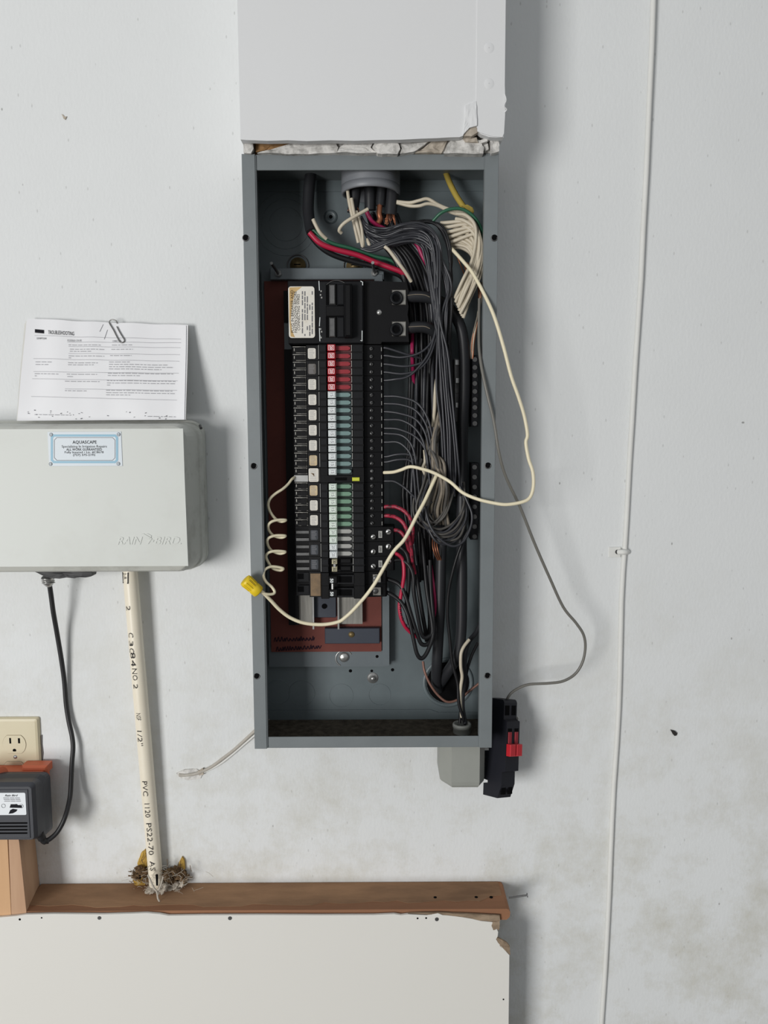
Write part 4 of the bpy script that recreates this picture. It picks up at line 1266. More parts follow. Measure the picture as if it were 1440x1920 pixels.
for p, m_, l_ in rw:
    wire('red_wire', l_, p, 7.5, m_, 'red wires from the lower breakers')
mb = MB()
for (x, y) in ((749.5, 1128), (750, 1136), (750.5, 1144), (752, 1152), (755, 1160), (762, 1172)):
    mb.tube(path([(x - 2, y - 2, .0765), (x + 1.5, y, .0768), (x - 1, y + 3, .0765)], 3), .0007, 4)
part('print_marks', mb, MT['ink'], bpy.data.objects['red_wire.003'])

# black loops at the lower right of the breakers
bl = [([(730, 1052, .064), (752, 1050, .074), (767, 1060, .080), (775, 1080, .082), (776, 1110, .082), (784, 1158, .080), (792, 1192, .076), (804, 1193, .074), (811, 1178, .072), (800, 1105, .064), (795, 1050, .058), (790, 1000, .050)], 'black wire loop from the tan handled breaker'),
      ([(716, 1085, .062), (730, 1087, .066), (750, 1097, .074), (761, 1120, .078), (770, 1150, .080), (780, 1182, .080), (790, 1207, .078), (804, 1206, .074), (811, 1186, .070), (806, 1130, .062), (802, 1060, .056)], 'black wire loop from the upper pole of the large breaker'),
      ([(716, 1110, .062), (728, 1112, .066), (750, 1127, .076), (764, 1152, .082), (774, 1192, .084), (782, 1226, .084), (792, 1234, .082), (804, 1216, .078), (813, 1180, .072), (808, 1105, .062), (806, 1050, .054)], 'black wire loop reaching lowest from the large breaker'),
      ([(732, 1022, .064), (750, 1026, .074), (763, 1040, .078), (767, 1066, .078), (766, 1100, .074), (762, 1140, .068), (768, 1170, .062)], 'black wire from the second long breaker hanging straight down'),
      ([(778, 1060, .050), (784, 1100, .056), (790, 1140, .060), (797, 1180, .062), (800, 1200, .058)], 'black wire hanging between the loops and the left feeder'),
      ([(792, 1010, .046), (797, 1050, .050), (803, 1110, .052), (806, 1170, .052), (800, 1204, .056)], 'black wire hanging close to the left feeder')]
for p, l_ in bl:
    wire('load_wire', l_, p, 8.2, 'wire_black', 'black loops at the lower right')
# cables at the bottom right
wire('ground_ring', 'bare copper wire curving around the bottom conduit hole', [(793, 1240, .030), (796, 1258, .034), (806, 1282, .036), (822, 1304, .036), (840, 1316, .036), (862, 1310, .034), (882, 1294, .034), (900, 1280, .034)], 5, 'copperdull')
wire('service_cable', 'thick grey cable bending in at the lower right corner', [(906, 1155, .030), (893, 1185, .040), (880, 1202, .048), (872, 1225, .052), (871, 1255, .052), (868, 1295, .054), (867, 1325, .056), (872, 1356, .060)], 9, 'cable', 'wires into the bottom connector')
wire('service_wire', 'white wire beside the thick grey cable at lower right', [(880, 1199, .058), (870, 1212, .062), (864.5, 1226, .064), (864, 1250, .064), (866.5, 1268, .062), (864, 1288, .060), (863, 1310, .058), (866, 1345, .060)], 6.5, 'wire_white', 'wires into the bottom connector')
wire('service_wire', 'long dark wire slanting across both feeders into the bottom connector', [(884, 985, .082), (870, 1010, .082), (858, 1040, .080), (848, 1075, .076), (841, 1110, .070), (839, 1150, .066), (843, 1195, .062), (848, 1242, .060), (858, 1282, .060), (860, 1317, .062), (868, 1344, .062), (872, 1358, .060)], 6, 'wire_black', 'wires into the bottom connector')
wire('service_wire', 'slim black wire behind the white wire at lower right', [(896, 1205, .034), (884, 1230, .040), (875, 1260, .046), (869, 1300, .050), (864, 1330, .054), (862, 1356, .060)], 6, 'wire_black', 'wires into the bottom connector')

# loose wires in front of the panel
wire('loose_wire', 'long loose white wire hanging in front of the panel right flange',
     [(846, 466, .080), (852, 472, .088), (870, 492, .098), (886, 512, .108), (906, 548, .118), (926, 592, .126), (944, 650, .130), (958, 704, .130), (972, 744, .128), (983, 780, .126), (989, 815, .126), (986, 830, .126), (991, 860, .128),
      (999, 885, .130), (1000, 912, .132), (994, 932, .132), (980, 941, .132), (950, 946, .130), (925, 943, .126), (896, 936, .120), (868, 924, .112), (846, 905, .106), (828, 894, .102), (812, 886, .100), (794, 880, .098), (770, 875, .094), (752, 881, .088), (738, 885, .080), (722, 886, .072), (714, 886, .068)], 6.6, 'wire_cream', step=5)
cw = [(836, 850, .072), (828, 872, .082), (820, 888, .090), (808, 914, .096), (796, 940, .100), (782, 966, .104), (770, 990, .106), (757, 1013, .108), (738, 1034, .108), (720, 1064, .108), (704, 1092, .108), (686, 1117, .108), (664, 1142, .108), (648, 1157, .107), (634, 1166, .106), (604, 1171, .105),
      (570, 1168, .106), (544, 1158, .108), (524, 1143, .112), (508, 1126, .118), (494, 1112, .124), (482, 1104, .130)]
lw = thing('loose_wire', at(604, 1171, .105), 'loose cream wire with coiled tail ending in a yellow wire connector', 'wire')
part('long_run', MB().tube(path(cw, 5), m_of(7.0, .108) / 2, 10), MT['wire_cream'], lw)
coil = [(482, 1106, .132), (496, 1113, .128), (510, 1114, .122), (515, 1110, .119), (510, 1101, .117), (499, 1091, .116), (494, 1079, .114), (497, 1068, .110), (508, 1062.5, .104), (520, 1063, .100), (531, 1066, .096),
        (526, 1069.5, .092), (512, 1066, .094), (504, 1056, .100), (499, 1044, .104), (504, 1036, .104), (518, 1033, .100), (535, 1034.5, .094), (526, 1038, .090), (512, 1034, .092),
        (504, 1026, .098), (501, 1015, .103), (505, 1008, .103), (518, 1004, .099), (535, 1004.5, .094), (528, 1008, .089), (514, 1005, .091), (505, 996, .097), (503, 986, .102), (508, 979, .102), (520, 975, .098),
        (536, 975, .092), (528, 978, .087), (518, 974, .089), (508, 962, .094), (503, 948, .096), (506, 936, .096), (516, 926, .092), (530, 917, .086), (540, 908, .078), (547, 899, .072), (552, 895, .066)]
part('coiled_tail', MB().tube(path(coil, 5), m_of(5.4, .10) / 2, 8), MT['wire_cream'], lw)
a, b = at(486, 1111, .130), at(459, 1087, .136)
ax_ = (b - a).normalized()
L = (b - a).length
wn = MB().lathe(a, [(.0004, 0), (.0080, .0004), (.0094, .002), (.0094, .010), (.0086, .0118), (.0086, L * .55), (.0094, L * .82), (.0094, L * .98), (.0080, L), (.0003, L)], ax_, 20)
k = part('wire_connector', wn, MT['yellow'], lw, 'yellow twist-on wire connector')
mb = MB()
u = ax_.orthogonal().normalized()
w_ = ax_.cross(u)
for i in range(12):
    t = 2 * math.pi * i / 12
    q = (u * math.cos(t) + w_ * math.sin(t))
    mb.tube([a + q * .0088 + ax_ * .013, a + q * .0096 + ax_ * (L - .003)], .0007, 5)
part('grip_rib', mb, MT['yellow'], k)

# hanging breaker
hb = thing('hanging_breaker', at(938, 1497, .07), 'loose black breaker with two red handles hanging beside the panel bottom', 'circuit breaker')
ca, cb = at(949, 1311, .046), at(943, 1495, .088)
hup = (ca - cb).normalized()
hmid = (ca + cb) / 2
ang = math.radians(36)
hn = Vector((math.sin(ang), -math.cos(ang), 0))               # where the handle face looks
hn = (hn - hup * hn.dot(hup)).normalized()
hr = hup.cross(hn) * -1                                         # across the handle face
HM = Matrix((hr, -hn, hup)).transposed().to_4x4()
HM.translation = hmid
HL = (ca - cb).length


def hbox(x0, x1, n0, n1, u0, u1, b=0):
    return MB().box(x0, x1, n0, n1, u0 * HL, u1 * HL, b)


ww = .0148
prof = [(-.028, .50), (.006, .50), (.0085, .49), (.010, .47), (.010, .30), (.017, .28), (.017, -.22), (.010, -.235), (.010, -.36), (.002, -.50), (-.029, -.50), (-.029, -.38), (-.020, -.375), (-.020, -.345), (-.029, -.34),
        (-.029, -.05), (-.020, -.045), (-.020, -.02), (-.029, -.015), (-.029, .30), (-.028, .40)]
mbh = MB()
n_ = len(prof)
vs = [(-ww, -q, z * HL) for q, z in prof] + [(ww, -q, z * HL) for q, z in prof]
mbh.add(vs, [tuple(range(n_)), tuple(range(2 * n_ - 1, n_ - 1, -1))] + [(i, (i + 1) % n_, n_ + (i + 1) % n_, n_ + i) for i in range(n_)])
part('body', mbh, MT['navyblack'], hb, xf=HM)
for s in (-1, 1):
    part('handle_slot', hbox(s * .0074 - .0043, s * .0074 + .0043, .0168, .0174, .03, .21), MT['hole'], hb, xf=HM)
    part('handle_bar', hbox(s * .0074 - .0040, s * .0074 + .0040, .016, .0186, .04, .175, .001), MT['redbar'], hb, xf=HM)
    part('handle', hbox(s * .0074 - .0064, s * .0074 + .0064, .016, .0255, -.065, .055, .001), MT['red'], hb, xf=HM)
    part('wire_port', hbox(s * .0074 - .0046, s * .0074 + .0046, .0096, .0106, .34, .44), MT['hole'], hb, xf=HM)
    part('plug_slot', hbox(s * .0074 - .0046, s * .0074 + .0046, .0060, .0082, -.46, -.36), MT['hole'], hb, xf=HM)
for z in (.31, -.19):
    part('rivet', MB().cyl((-ww - .0003, .0 - .004, z * HL), (-ww - .0003 + .0012, -.004, z * HL), .003, 10) if False else
         MB().cyl((-ww - .0005, -.012, z * HL), (-ww + .0005, -.012, z * HL), .0026, 10), MT['metal'], hb, xf=HM)
part('rivet', MB().cyl((-ww - .0005, .022, -.46 * HL), (-ww + .0005, .022, -.46 * HL), .003, 10), MT['metal'], hb, xf=HM)
part('side_lettering', text_into(MB(), '20', (-ww - .0004, -.004, -.17 * HL), .012, .008, (0, 0, 1), (0, -1, 0)), MT['greyink'], hb, xf=HM)
wire('loose_wire', 'loose grey wire looping from the panel to the hanging breaker',
     [(899, 560, .090), (898, 620, .100), (899, 660, .112), (905, 700, .120), (915, 745, .122), (926, 790, .120), (936, 850, .115), (949, 895, .105), (975, 950, .090), (1002, 1018, .080), (1030, 1082, .072), (1056, 1138, .066), (1080, 1168, .064), (1094, 1190, .062),
      (1097.5, 1214, .060), (1092, 1242, .058), (1078, 1264, .056), (1056, 1277, .056), (1030, 1281, .054), (994, 1283, .052), (975, 1289, .052), (958, 1300, .052), (949, 1314, .048)], 5.6, 'wire_greyloose', step=6)

# connector and fitting at the panel's bottom right
CD = .060
cc = at(866, 1362, CD)
zl = ZB + .0023
cn = thing('cable_connector', (cc.x, cc.y, zl), 'grey ring connector standing on the panel floor at lower right', 'connector')
h_ = az(866, 1356, CD) - zl
R_ = m_of(17, CD)
part('ring', MB().lathe((cc.x, cc.y, zl), [(R_, 0), (R_, h_ * .55), (R_ * 1.06, h_ * .6), (R_ * 1.06, h_ * .9), (R_, h_), (R_ * .75, h_), (R_ * .72, h_ * .3)], (0, 0, 1), 26), MT['fitting'], cn)
part('bore', MB().cyl((cc.x, cc.y, zl + .001), (cc.x, cc.y, zl + h_ * .35), R_ * .73, 20), MT['hole'], cn)
fx0, fx1 = ax(826, 1420, .095), ax(911, 1420, .095)
fz0, fz1 = az(866, 1478, .095), ZB - .0004
fw_ = fx1 - fx0
oc = [(fx0, .025), (fx0, .072), (fx0 + fw_ * .24, .098), (fx0 + fw_ * .86, .098), (fx1, .080), (fx1, .025)]
pf = thing('conduit_fitting', ((fx0 + fx1) / 2, -.06, fz0), 'pale grey plastic conduit fitting under the panel bottom right corner', 'fitting')
mb = MB()
rings = []
mx = sum(p[0] for p in oc) / len(oc)
md = .06
for (z, s) in ((fz1, 1.0), (fz0 + .011, 1.0), (fz0 + .005, .975), (fz0 + .0015, .91), (fz0, .82)):
    rings.append([(mx + (x - mx) * s, -(md + (d - md) * (s if d > .03 else 1)), z) for x, d in oc])
n_ = len(oc)
vs = [p for r_ in rings for p in r_]
fs = [tuple(range(n_)), tuple(range(len(vs) - 1, len(vs) - n_ - 1, -1))]
for k in range(len(rings) - 1):
    for i in range(n_):
        j = (i + 1) % n_
        fs.append((k * n_ + i, k * n_ + j, (k + 1) * n_ + j, (k + 1) * n_ + i))
part('body', mb.add(vs, fs), MT['fitting'], pf)
part('collar', MB().box(fx0 + .002, fx1 - .002, .030, .094, fz1 - .004, fz1 - .0002), MT['fitting'], pf)

# ------------------------------------------------------------------ irrigation controller and booklet
def loft(mb, rings, cap_front=True):
    n_ = len(rings[0])
    vs = [p for r_ in rings for p in r_]
    fs = []
    for k in range(len(rings) - 1):
        for i in range(n_):
            j = (i + 1) % n_
            fs.append((k * n_ + i, k * n_ + j, (k + 1) * n_ + j, (k + 1) * n_ + i))
    mb.add(vs, fs, False)
    m0 = (len(rings) - 1) * n_
    if cap_front:
        mb.add([vs[m0 + i] for i in range(n_)], [tuple(range(n_))])
    return mb


CX0 = -0.72
CX1 = ax(387, 930, .02)
CZ1 = az(200, 788, .030)
CZ0 = az(200, 1071, .055)
ic = thing('irrigation_controller', ((CX0 + CX1) / 2, -.04, CZ0), 'pale grey plastic irrigation controller box cut off by the photo edge', 'controller')


def sect(d, iR, iT, iB, r):
    return [(x, -d, z) for x, z in rrect(CX0 + iR, CX1 - iR, CZ0 + iB, CZ1 - iT, r, 6)]


part('base_housing', loft(MB(), [sect(0.0, .003, .001, .002, .022), sect(.026, 0, 0, 0, .024), sect(.0285, .002, .002, .001, .023)]), MT['casedirty'], ic)
fT = CZ1 - az(200, 804, .100)
fR = CX1 - ax(347, 940, .102)
fB = az(200, 1062, .102) - CZ0
dr = part('door', loft(MB(), [sect(.0285, .0015, .0045, .001, .024), sect(.032, .0005, .0035, .0, .025), sect(.052, .001, .004, .001, .026), sect(.054, .0035, .005, .002, .026),
          sect(.080, .0065, .007, .004, .024), sect(.094, fR * .72, fT * .72, fB * .5, .020), sect(.1010, fR * .985, fT, fB, .004)], True), MT['casedirty'], ic)
fx = [(ax(-70, 900, .102) - .15, 0)]
face = [(CX0 + fR, CZ0 + fB), (ax(352.5, 1062, .1022), CZ0 + fB), (ax(350, 1000, .1022), az(350, 1000, .1022)), (ax(346, 900, .1022), az(346, 900, .1022)), (ax(343, 806, .1022), CZ1 - fT), (CX0 + fR, CZ1 - fT)]
part('front_face', MB().prism(face, .0985, .10125), MT['case'], dr)
hg = part('latch_pin', MB().cyl(at(375, 798, .050), at(377, 803, .056), .0022, 8), MT['darkmetal'], ic)
# maker's plate
FDp = .1024
k = part('name_plate', MB().pbox(90.5, 809.5, 228.5, 874, .1011, .1021, .0003), MT['plate'], ic)
dP = .1023


def corner_frame(x0, y0, x1, y1, c, t):
    o = [(x0 + c, y0), (x1 - c, y0), (x1, y0 + c), (x1, y1 - c), (x1 - c, y1), (x0 + c, y1), (x0, y1 - c), (x0, y0 + c)]
    q = [(x0 + c + t * .4, y0 + t), (x1 - c - t * .4, y0 + t), (x1 - t, y0 + c + t * .4), (x1 - t, y1 - c - t * .4), (x1 - c - t * .4, y1 - t), (x0 + c + t * .4, y1 - t), (x0 + t, y1 - c - t * .4), (x0 + t, y0 + c + t * .4)]
    vs = [at(x, y, dP) for x, y in o + q]
    return MB().add(vs, [(i, (i + 1) % 8, 8 + (i + 1) % 8, 8 + i) for i in range(8)])


part('blue_border', corner_frame(95, 814.5, 221.5, 868.5, 5, 4.2), MT['plateblue'], k)
part('border_line', corner_frame(101.5, 820, 216, 863.5, 5, .8), MT['greyink'], k)
mb = MB()
ptext(mb, 'AQUASCAPE', 136, 826, 181, 833, dP, bold=.012)
ptext(mb, 'Specializing In Irrigation Repairs', 116, 834.6, 200, 840.8, dP)
ptext(mb, 'ALL WORK GUARANTEED', 124.5, 840.4, 191, 845, dP, bold=.01)
ptext(mb, 'Fully Insured • Lic. #C8678', 121.5, 845.8, 194, 851.2, dP, bold=.005)
ptext(mb, '(727) 375-2192', 137, 850.8, 178.5, 856.2, dP, bold=.008)
part('plate_lettering', mb, MT['ink'], k)
for (x, y) in ((96, 815), (222.5, 814.5), (95, 870), (222, 869.5)):
    c = at(x, y, dP)
    s = part('plate_screw', MB().lathe((c.x, -dP + .0004, c.z), [(.0024, 0), (.0022, .0006), (.0002, .0008)], (0, -1, 0), 14), MT['plate'], k)
    part('screw_rim', MB().ring((c.x, -dP, c.z), (0, 1, 0), .0024, .00028, 16, 4), MT['ink'], s)
    part('screw_slot', MB().box(c.x - .0016, c.x + .0016, dP, dP + .0007, c.z - .0002, c.z + .0002), MT['ink'], s)
# raised maker's lettering with its swoosh mark
mb = MB()
ptext(mb, 'RAIN', 219.5, 1006.5, 268, 1021, .1013, shear=.35, bold=.01, thick=.0007)
ptext(mb, 'BIRD.', 289, 1006.5, 340, 1021, .1013, shear=.35, bold=.01, thick=.0007)
part('raised_lettering', mb, MT['case'], dr)
mb = MB()
for o in ([(266, 1000.5), (269, 1000.5), (283, 1008.5), (279, 1011)], [(274, 1000.5), (277, 1000.5), (284, 1004.5), (283, 1008)], [(283, 1008), (285, 1010), (278, 1020), (275, 1020)], [(284, 1012), (289, 1013), (287, 1016.5), (282, 1016)]):
    mb.pprism(o, .1010, .1021)
part('raised_mark', mb, MT['case'], dr)

# booklet behind the controller
bk = thing('manual_booklet', at(195, 788, .05), 'worn printed troubleshooting booklet clipped above the controller', 'booklet')


def page(c4, off, name, m_, wav=1.0, seed=0):
    """curved sheet spanned by four pixel corners TL TR BR BL; leans back onto the wall"""
    nx, ny = 26, 14
    vs, fs = [], []
    for j in range(ny + 1):
        v = j / ny
        d = .012 + .044 * v + off
        for i in range(nx + 1):
            u = i / nx
            tx = c4[0][0] * (1 - u) + c4[1][0] * u
            ty = c4[0][1] * (1 - u) + c4[1][1] * u
            bx2 = c4[3][0] * (1 - u) + c4[2][0] * u
            by2 = c4[3][1] * (1 - u) + c4[2][1] * u
            p = at(tx * (1 - v) + bx2 * v, ty * (1 - v) + by2 * v, d)
            p.z += .0022 * noise.noise(Vector((u * 5, 3.1 + seed, 0))) * (1 - v) * wav
            p.y += (.0026 * noise.noise(Vector((u * 7, v * 1.5, seed))) + .0020 * math.sin(u * 15 + seed) * (.3 + v * .5) * .4 - (.006 * max(0, u - .93) / .07 * .6)) * wav * (-1 if False else 1)
            vs.append(p)
    for j in range(ny):
        for i in range(nx):
            a_ = j * (nx + 1) + i
            fs.append((a_, a_ + 1, a_ + nx + 2, a_ + nx + 1))
    me = MB().add(vs, fs, True)
    th = MB().add([p + Vector((0, .0003, 0)) for p in vs], fs, True)
    me.add(th.v, th.f, True)
    part(name, me, MT[m_], bk)

    def S(px, py):
        """point on the sheet nearest to a pixel (bilinear inverse by search)"""
        best = None
        v = (py - (c4[0][1] + c4[1][1]) / 2) / ((c4[3][1] + c4[2][1]) / 2 - (c4[0][1] + c4[1][1]) / 2)
        for _ in range(4):
            xl_ = c4[0][0] * (1 - v) + c4[3][0] * v
            xr_ = c4[1][0] * (1 - v) + c4[2][0] * v
            u = (px - xl_) / (xr_ - xl_)
            yt = c4[0][1] * (1 - u) + c4[1][1] * u
            yb = c4[3][1] * (1 - u) + c4[2][1] * u
            v = (py - yt) / (yb - yt)
        fi, fj = min(max(u, 0), .999) * nx, min(max(v, 0), .999) * ny
        i, j = int(fi), int(fj)
        a_, b_ = fi - i, fj - j
        g = lambda ii, jj: vs[jj * (nx + 1) + ii]
        p = g(i, j) * (1 - a_) * (1 - b_) + g(i + 1, j) * a_ * (1 - b_) + g(i, j + 1) * (1 - a_) * b_ + g(i + 1, j + 1) * a_ * b_
        return p + Vector((0, -.0006, 0))
    return S


page([(46, 606), (355, 611), (351, 787), (30, 789)], -.0040, 'back_page', 'paper2', 1.0, 0)
page([(48, 602), (354, 611), (350, 787), (31, 789)], -.0025, 'back_page', 'paper2', 1.0, 0)
page([(50, 600), (353.5, 610), (349.5, 787), (31, 789)], -.0012, 'back_page', 'paper', 1.0, 0)
S = page([(52, 597), (350, 611), (347, 787), (33, 789)], .0, 'front_page', 'paper', 1.0, 0)


def sline(mb, x0, y0, x1, y1, t):
    n_ = max(1, int(abs(x1 - x0) / 4))
    for i in range(n_):
        a_, b_ = i / n_, (i + 1) / n_
        xa, ya, xb, yb = x0 + (x1 - x0) * a_, y0 + (y1 - y0) * a_, x0 + (x1 - x0) * b_, y0 + (y1 - y0) * b_
        mb.add([S(xa, ya + t), S(xb, yb + t), S(xb, yb - t), S(xa, ya - t)], [(0, 1, 2, 3)])


def Z7(x, y):
    return 40 + x * .2222, 590 + y * .2222


mb = MB()
for (x0, y0, x1, y1) in ((110, 175, 1350, 210), (390, 228, 1350, 240), (400, 265, 1345, 282), (400, 325, 1340, 340), (100, 370, 1335, 395), (100, 480, 1330, 496), (90, 540, 1320, 560), (370, 625, 1315, 640), (80, 690, 1315, 722)):
    sline(mb, *Z7(x0, y0), *Z7(x1, y1), .27)
part('ruled_lines', mb, MT['paleink'], bk)
mb = MB()
rr = random.Random(21)
rows = [(400, 252, 670), (410, 288, 700), (410, 306, 590), (400, 345, 700), (400, 362, 420), (765, 255, 945), (760, 291, 942), (750, 344, 930), (118, 398, 265), (118, 420, 232), (395, 403, 645), (395, 420, 612), (740, 398, 915), (740, 418, 1235), (740, 438, 1285), (740, 457, 1180),
        (110, 498, 320), (110, 516, 130), (385, 500, 640), (390, 520, 435), (730, 493, 1280), (730, 512, 1000), (370, 560, 660), (722, 555, 1300), (722, 575, 1300), (722, 593, 752), (370, 640, 552), (715, 637, 1280), (715, 657, 1298), (715, 676, 920), (110, 842, 425), (52, 834, 68), (1070, 858, 1305)]
for (x0, y, x1) in rows:
    x = x0
    while x < x1:
        w_ = min(rr.uniform(14, 52), x1 - x)
        a_, b_ = Z7(x, y + (x - x0) * .018), Z7(x + w_, y + (x + w_ - x0) * .018)
        sline(mb, a_[0], a_[1], b_[0], b_[1], .5)
        x += w_ + 9
part('print_lines', mb, MT['paleink'], bk, kind='stuff')
mb = MB()


def stext(mb, s, x0, y0, x1, y1, slope=.0):
    vs, fs = text_geo(s, 0, .0)
    o = []
    for (u, v) in vs:
        px, py = (x0 + x1) / 2 + u * (x1 - x0), (y0 + y1) / 2 - v * (y1 - y0) + slope * u * (x1 - x0)
        o.append(S(px, py) + Vector((0, -.0002, 0)))
    mb.add(o, fs)


stext(mb, 'TROUBLESHOOTING', 90.5, 620.5, 139, 627.5, .03)
stext(mb, 'SYMPTOM', 68.5, 633, 87, 636.5, .04)
part('page_lettering', mb, MT['ink'], bk)
mb = MB()
mb.add([S(65, 617), S(82.5, 619), S(82.5, 625.5), S(65, 623.5)], [(0, 1, 2, 3)])
part('black_tab', mb, MT['ink'], bk)
mb = MB()
stext(mb, 'POSSIBLE CAUSE', 127, 636, 153, 639.5, 0)
stext(mb, 'CORRECTION', 211, 637.5, 227, 641, 0)
for (x0, y0, x1, y1) in ((186.5, 622, 193, 608), (195, 636, 201, 618)):
    mb.add([S(x0, y0), S(x0 + .7, y0), S(x1 + .7, y1), S(x1, y1)], [(0, 1, 2, 3)])
part('page_lettering', mb, MT['greyink'], bk)
mb = MB()
for i in range(26):                       # dirt specks along the foot of the page
    x, y = rr.uniform(40, 330), 788 - abs(rr.gauss(0, 9)) - 2
    sline(mb, x, y, x + rr.uniform(1.2, 3.4), y + rr.uniform(-.8, .8), rr.uniform(.4, .9))
part('dirt_specks', mb, MT['greyink'], bk)
pc = [Z7(*q) for q in ((806, 100), (826, 140), (850, 180), (868, 208), (868, 226), (850, 236), (832, 228), (806, 186), (778, 130), (752, 88), (742, 66), (750, 48), (770, 42), (794, 48), (806, 60), (808, 74))]
P = []
for i, (x, y) in enumerate(pc):
    q = S(max(x, 60), max(y, 604.5))
    P.append(at(x, y, -q.y + .0012))
solo('paper_clip', MB().tube(spline(P, 4), .00085, 8), MT['clip'], 'steel paper clip on the top edge of the booklet', 'paper clip')

# tape flap, cord connector and cord below the controller
solo('tape_flap', chunk([(64, 1072), (110, 1071), (172, 1073), (171, 1081), (160, 1083), (150, 1082), (140, 1084.5), (125, 1083), (112, 1085), (95, 1084), (84, 1081)], .040, .062, 3, .0015, 2), MT['tape'],
     'black tape flap hanging under the controller', 'tape')
cd = thing('power_cord', at(90, 1098, .045), 'black power cord hanging from the controller to the plug-in transformer', 'cord')
part('cable', MB().tube(path([(90, 1086, .050), (93, 1098, .046), (96, 1118, .040), (100, 1148, .034), (107, 1188, .022), (115, 1236, .014), (120.5, 1276, .009), (124, 1320, .007), (129, 1352, .008), (135, 1380, .011), (137, 1402, .014), (135, 1430, .018), (133.5, 1462, .024), (131, 1496, .032), (122, 1532, .050), (109, 1558, .056), (95, 1572, .062), (86, 1576.5, .066)], 6), m_of(9.0, .03) / 2, 12), MT['cord'], cd)
part('strain_relief', MB().tube(path([(91, 1577, .064), (84, 1577, .067), (79, 1572, .069), (74, 1562, .072)], 5), .006, 12, True, [m_of(5.2, .06)] * 4 + [m_of(6.5, .065)] * 6 + [m_of(8, .07)] * 6), MT['cord'], cd)
k = part('plug_collar', MB().tube([at(89, 1082, .052), at(91, 1092, .049), at(92, 1098, .047)], .009, 14, True, [.0092, .0088, .0050]), MT['metal'], cd)
mb = MB()
for y in (1085, 1089, 1092.5):
    c = at(89.5 + (y - 1085) * .2, y, .050)
    mb.ring(c, (0, .1, 1), .0092, .0008, 18, 5)
part('collar_thread', mb, MT['metal'], k)

# wall outlet, orange tap and transformer
wo = thing('wall_outlet', at(27, 1495, .004), 'ivory duplex wall outlet cut off by the photo edge', 'outlet')
part('cover_plate', loft(MB(), [[(x, -d, z) for x, z in rrect(ax(-21, 1420, .006) + i, ax(75.5, 1420, .006) - i, az(27, 1498, .006) + i, az(27, 1346, .006) - i, .003, 3)] for d, i in ((.0, .0), (.003, 0), (.0065, .002), (.0075, .0055))]), MT['ivory'], wo)
part('wall_gap', MB().pprism([(74, 1380), (79, 1378), (79, 1395), (81, 1412), (79, 1432), (77, 1438), (74, 1438)], .0002, .0012), MT['hole'] if False else MT['sticker_grey'], wo)
for (yc, kk) in ((1395.5, 0), (1444.5, 1)):
    dd = .0078
    c = at(27, yc, dd)
    rw_, rh = m_of(22.5, dd), m_of(18, dd)
    o = []
    for i in range(40):
        t = 2 * math.pi * i / 40
        x, z = rw_ * math.cos(t), rw_ * math.sin(t)
        o.append((c.x + x, c.z + max(-rh, min(rh, z))))
    fcz = part('receptacle', MB().prism(o, .0070, .0084), MT['ivory'], wo)
    part('receptacle_gap', MB().tube([Vector((x, -.0077, z)) for x, z in o] + [Vector((o[0][0], -.0077, o[0][1]))], .0004, 5, False), MT['sticker_brown'], fcz)
    if kk == 0:
        for (x, y, w_, h_) in ((19, yc - 6.5, 1.6, 5.2), (35.5, yc - 6.5, 1.8, 4.8)):
            part('blade_slot', MB().pbox(x - w_, y - h_, x + w_, y + h_, .0080, .0087), MT['hole'], fcz)
        part('ground_slot', MB().prism([(at(27, 1407, .0087).x + m_of(3.4, 0) * math.cos(t), at(27, 1407, .0087).z + m_of(3.2, 0) * max(-.7, math.sin(t))) for t in [2 * math.pi * i / 16 for i in range(16)]], .008, .0087), MT['hole'], fcz)
c = at(28, 1420, .009)
part('plate_screw', MB().lathe((c.x, -.0072, c.z), [(.0034, 0), (.0030, .001), (.0002, .0016)], (0, -1, 0), 14), MT['metal'], wo)

ot = thing('plug_adapter', at(30, 1462, .03), 'orange plug adapter between the outlet and the transformer', 'adapter')
part('body', MB().box(ax(-25, 1445, .02), ax(87, 1445, .02), .0088, .036, az(30, 1478, .02), az(30, 1440, .02), .003), MT['orange'], ot)
part('side_tap', MB().cyl(at(-8, 1452, .036), at(2, 1452, .046), .012, 16), MT['orange'], ot)
part('top_ridge', MB().pbox(40, 1436.5, 88, 1450, .009, .030, .003), MT['orange'], ot)

TR0, TR1, TRL = .0365, .094, 'black plug-in transformer with white label and vent slots below the outlet'
ta = thing('plug_in_transformer', at(20, 1575, .06), TRL, 'transformer')
zt_, zb_ = az(40, 1450, .05), az(40, 1572, .06)
xL_, xR_ = ax(-75, 1510, .05), ax(92, 1510, .05)
fxR, fzT, fzB = ax(62, 1520, TR1), az(30, 1473, TR1), az(30, 1575.5, TR1)
rings = []
for (d, xr_, zt2_, zb2_, r_) in ((TR0, xR_ - .004, zt_ - .006, zb_ + .003, .006), (TR0 + .004, xR_, zt_ - .002, zb_ + .001, .010), (.052, xR_, zt_, zb_, .014), (.062, xR_ - .002, zt_ - .002, zb_, .014), (TR1 - .006, fxR + .003, fzT + .003, fzB - .0005, .006), (TR1, fxR - .001, fzT - .002, fzB + .001, .005)):
    rings.append([(x, -d, z) for x, z in rrect(xL_, xr_, zb2_, zt2_, r_, 5)])
part('case', loft(MB(), rings), MT['adapter'], ta)
part('front_panel', MB().box(xL_ + .004, fxR - .006, TR1 - .001, TR1 + .0012, fzB + .004, fzT - .006, .0006), MT['adapter'], ta)
k = part('label', MB().prism(rrect(ax(-40, 1507, .0955), ax(48.5, 1507, .0955), az(25, 1528, .0955), az(25, 1486.5, .0955), .002), .0945, .0957), MT['adapterlabel'], ta)
mb = MB()
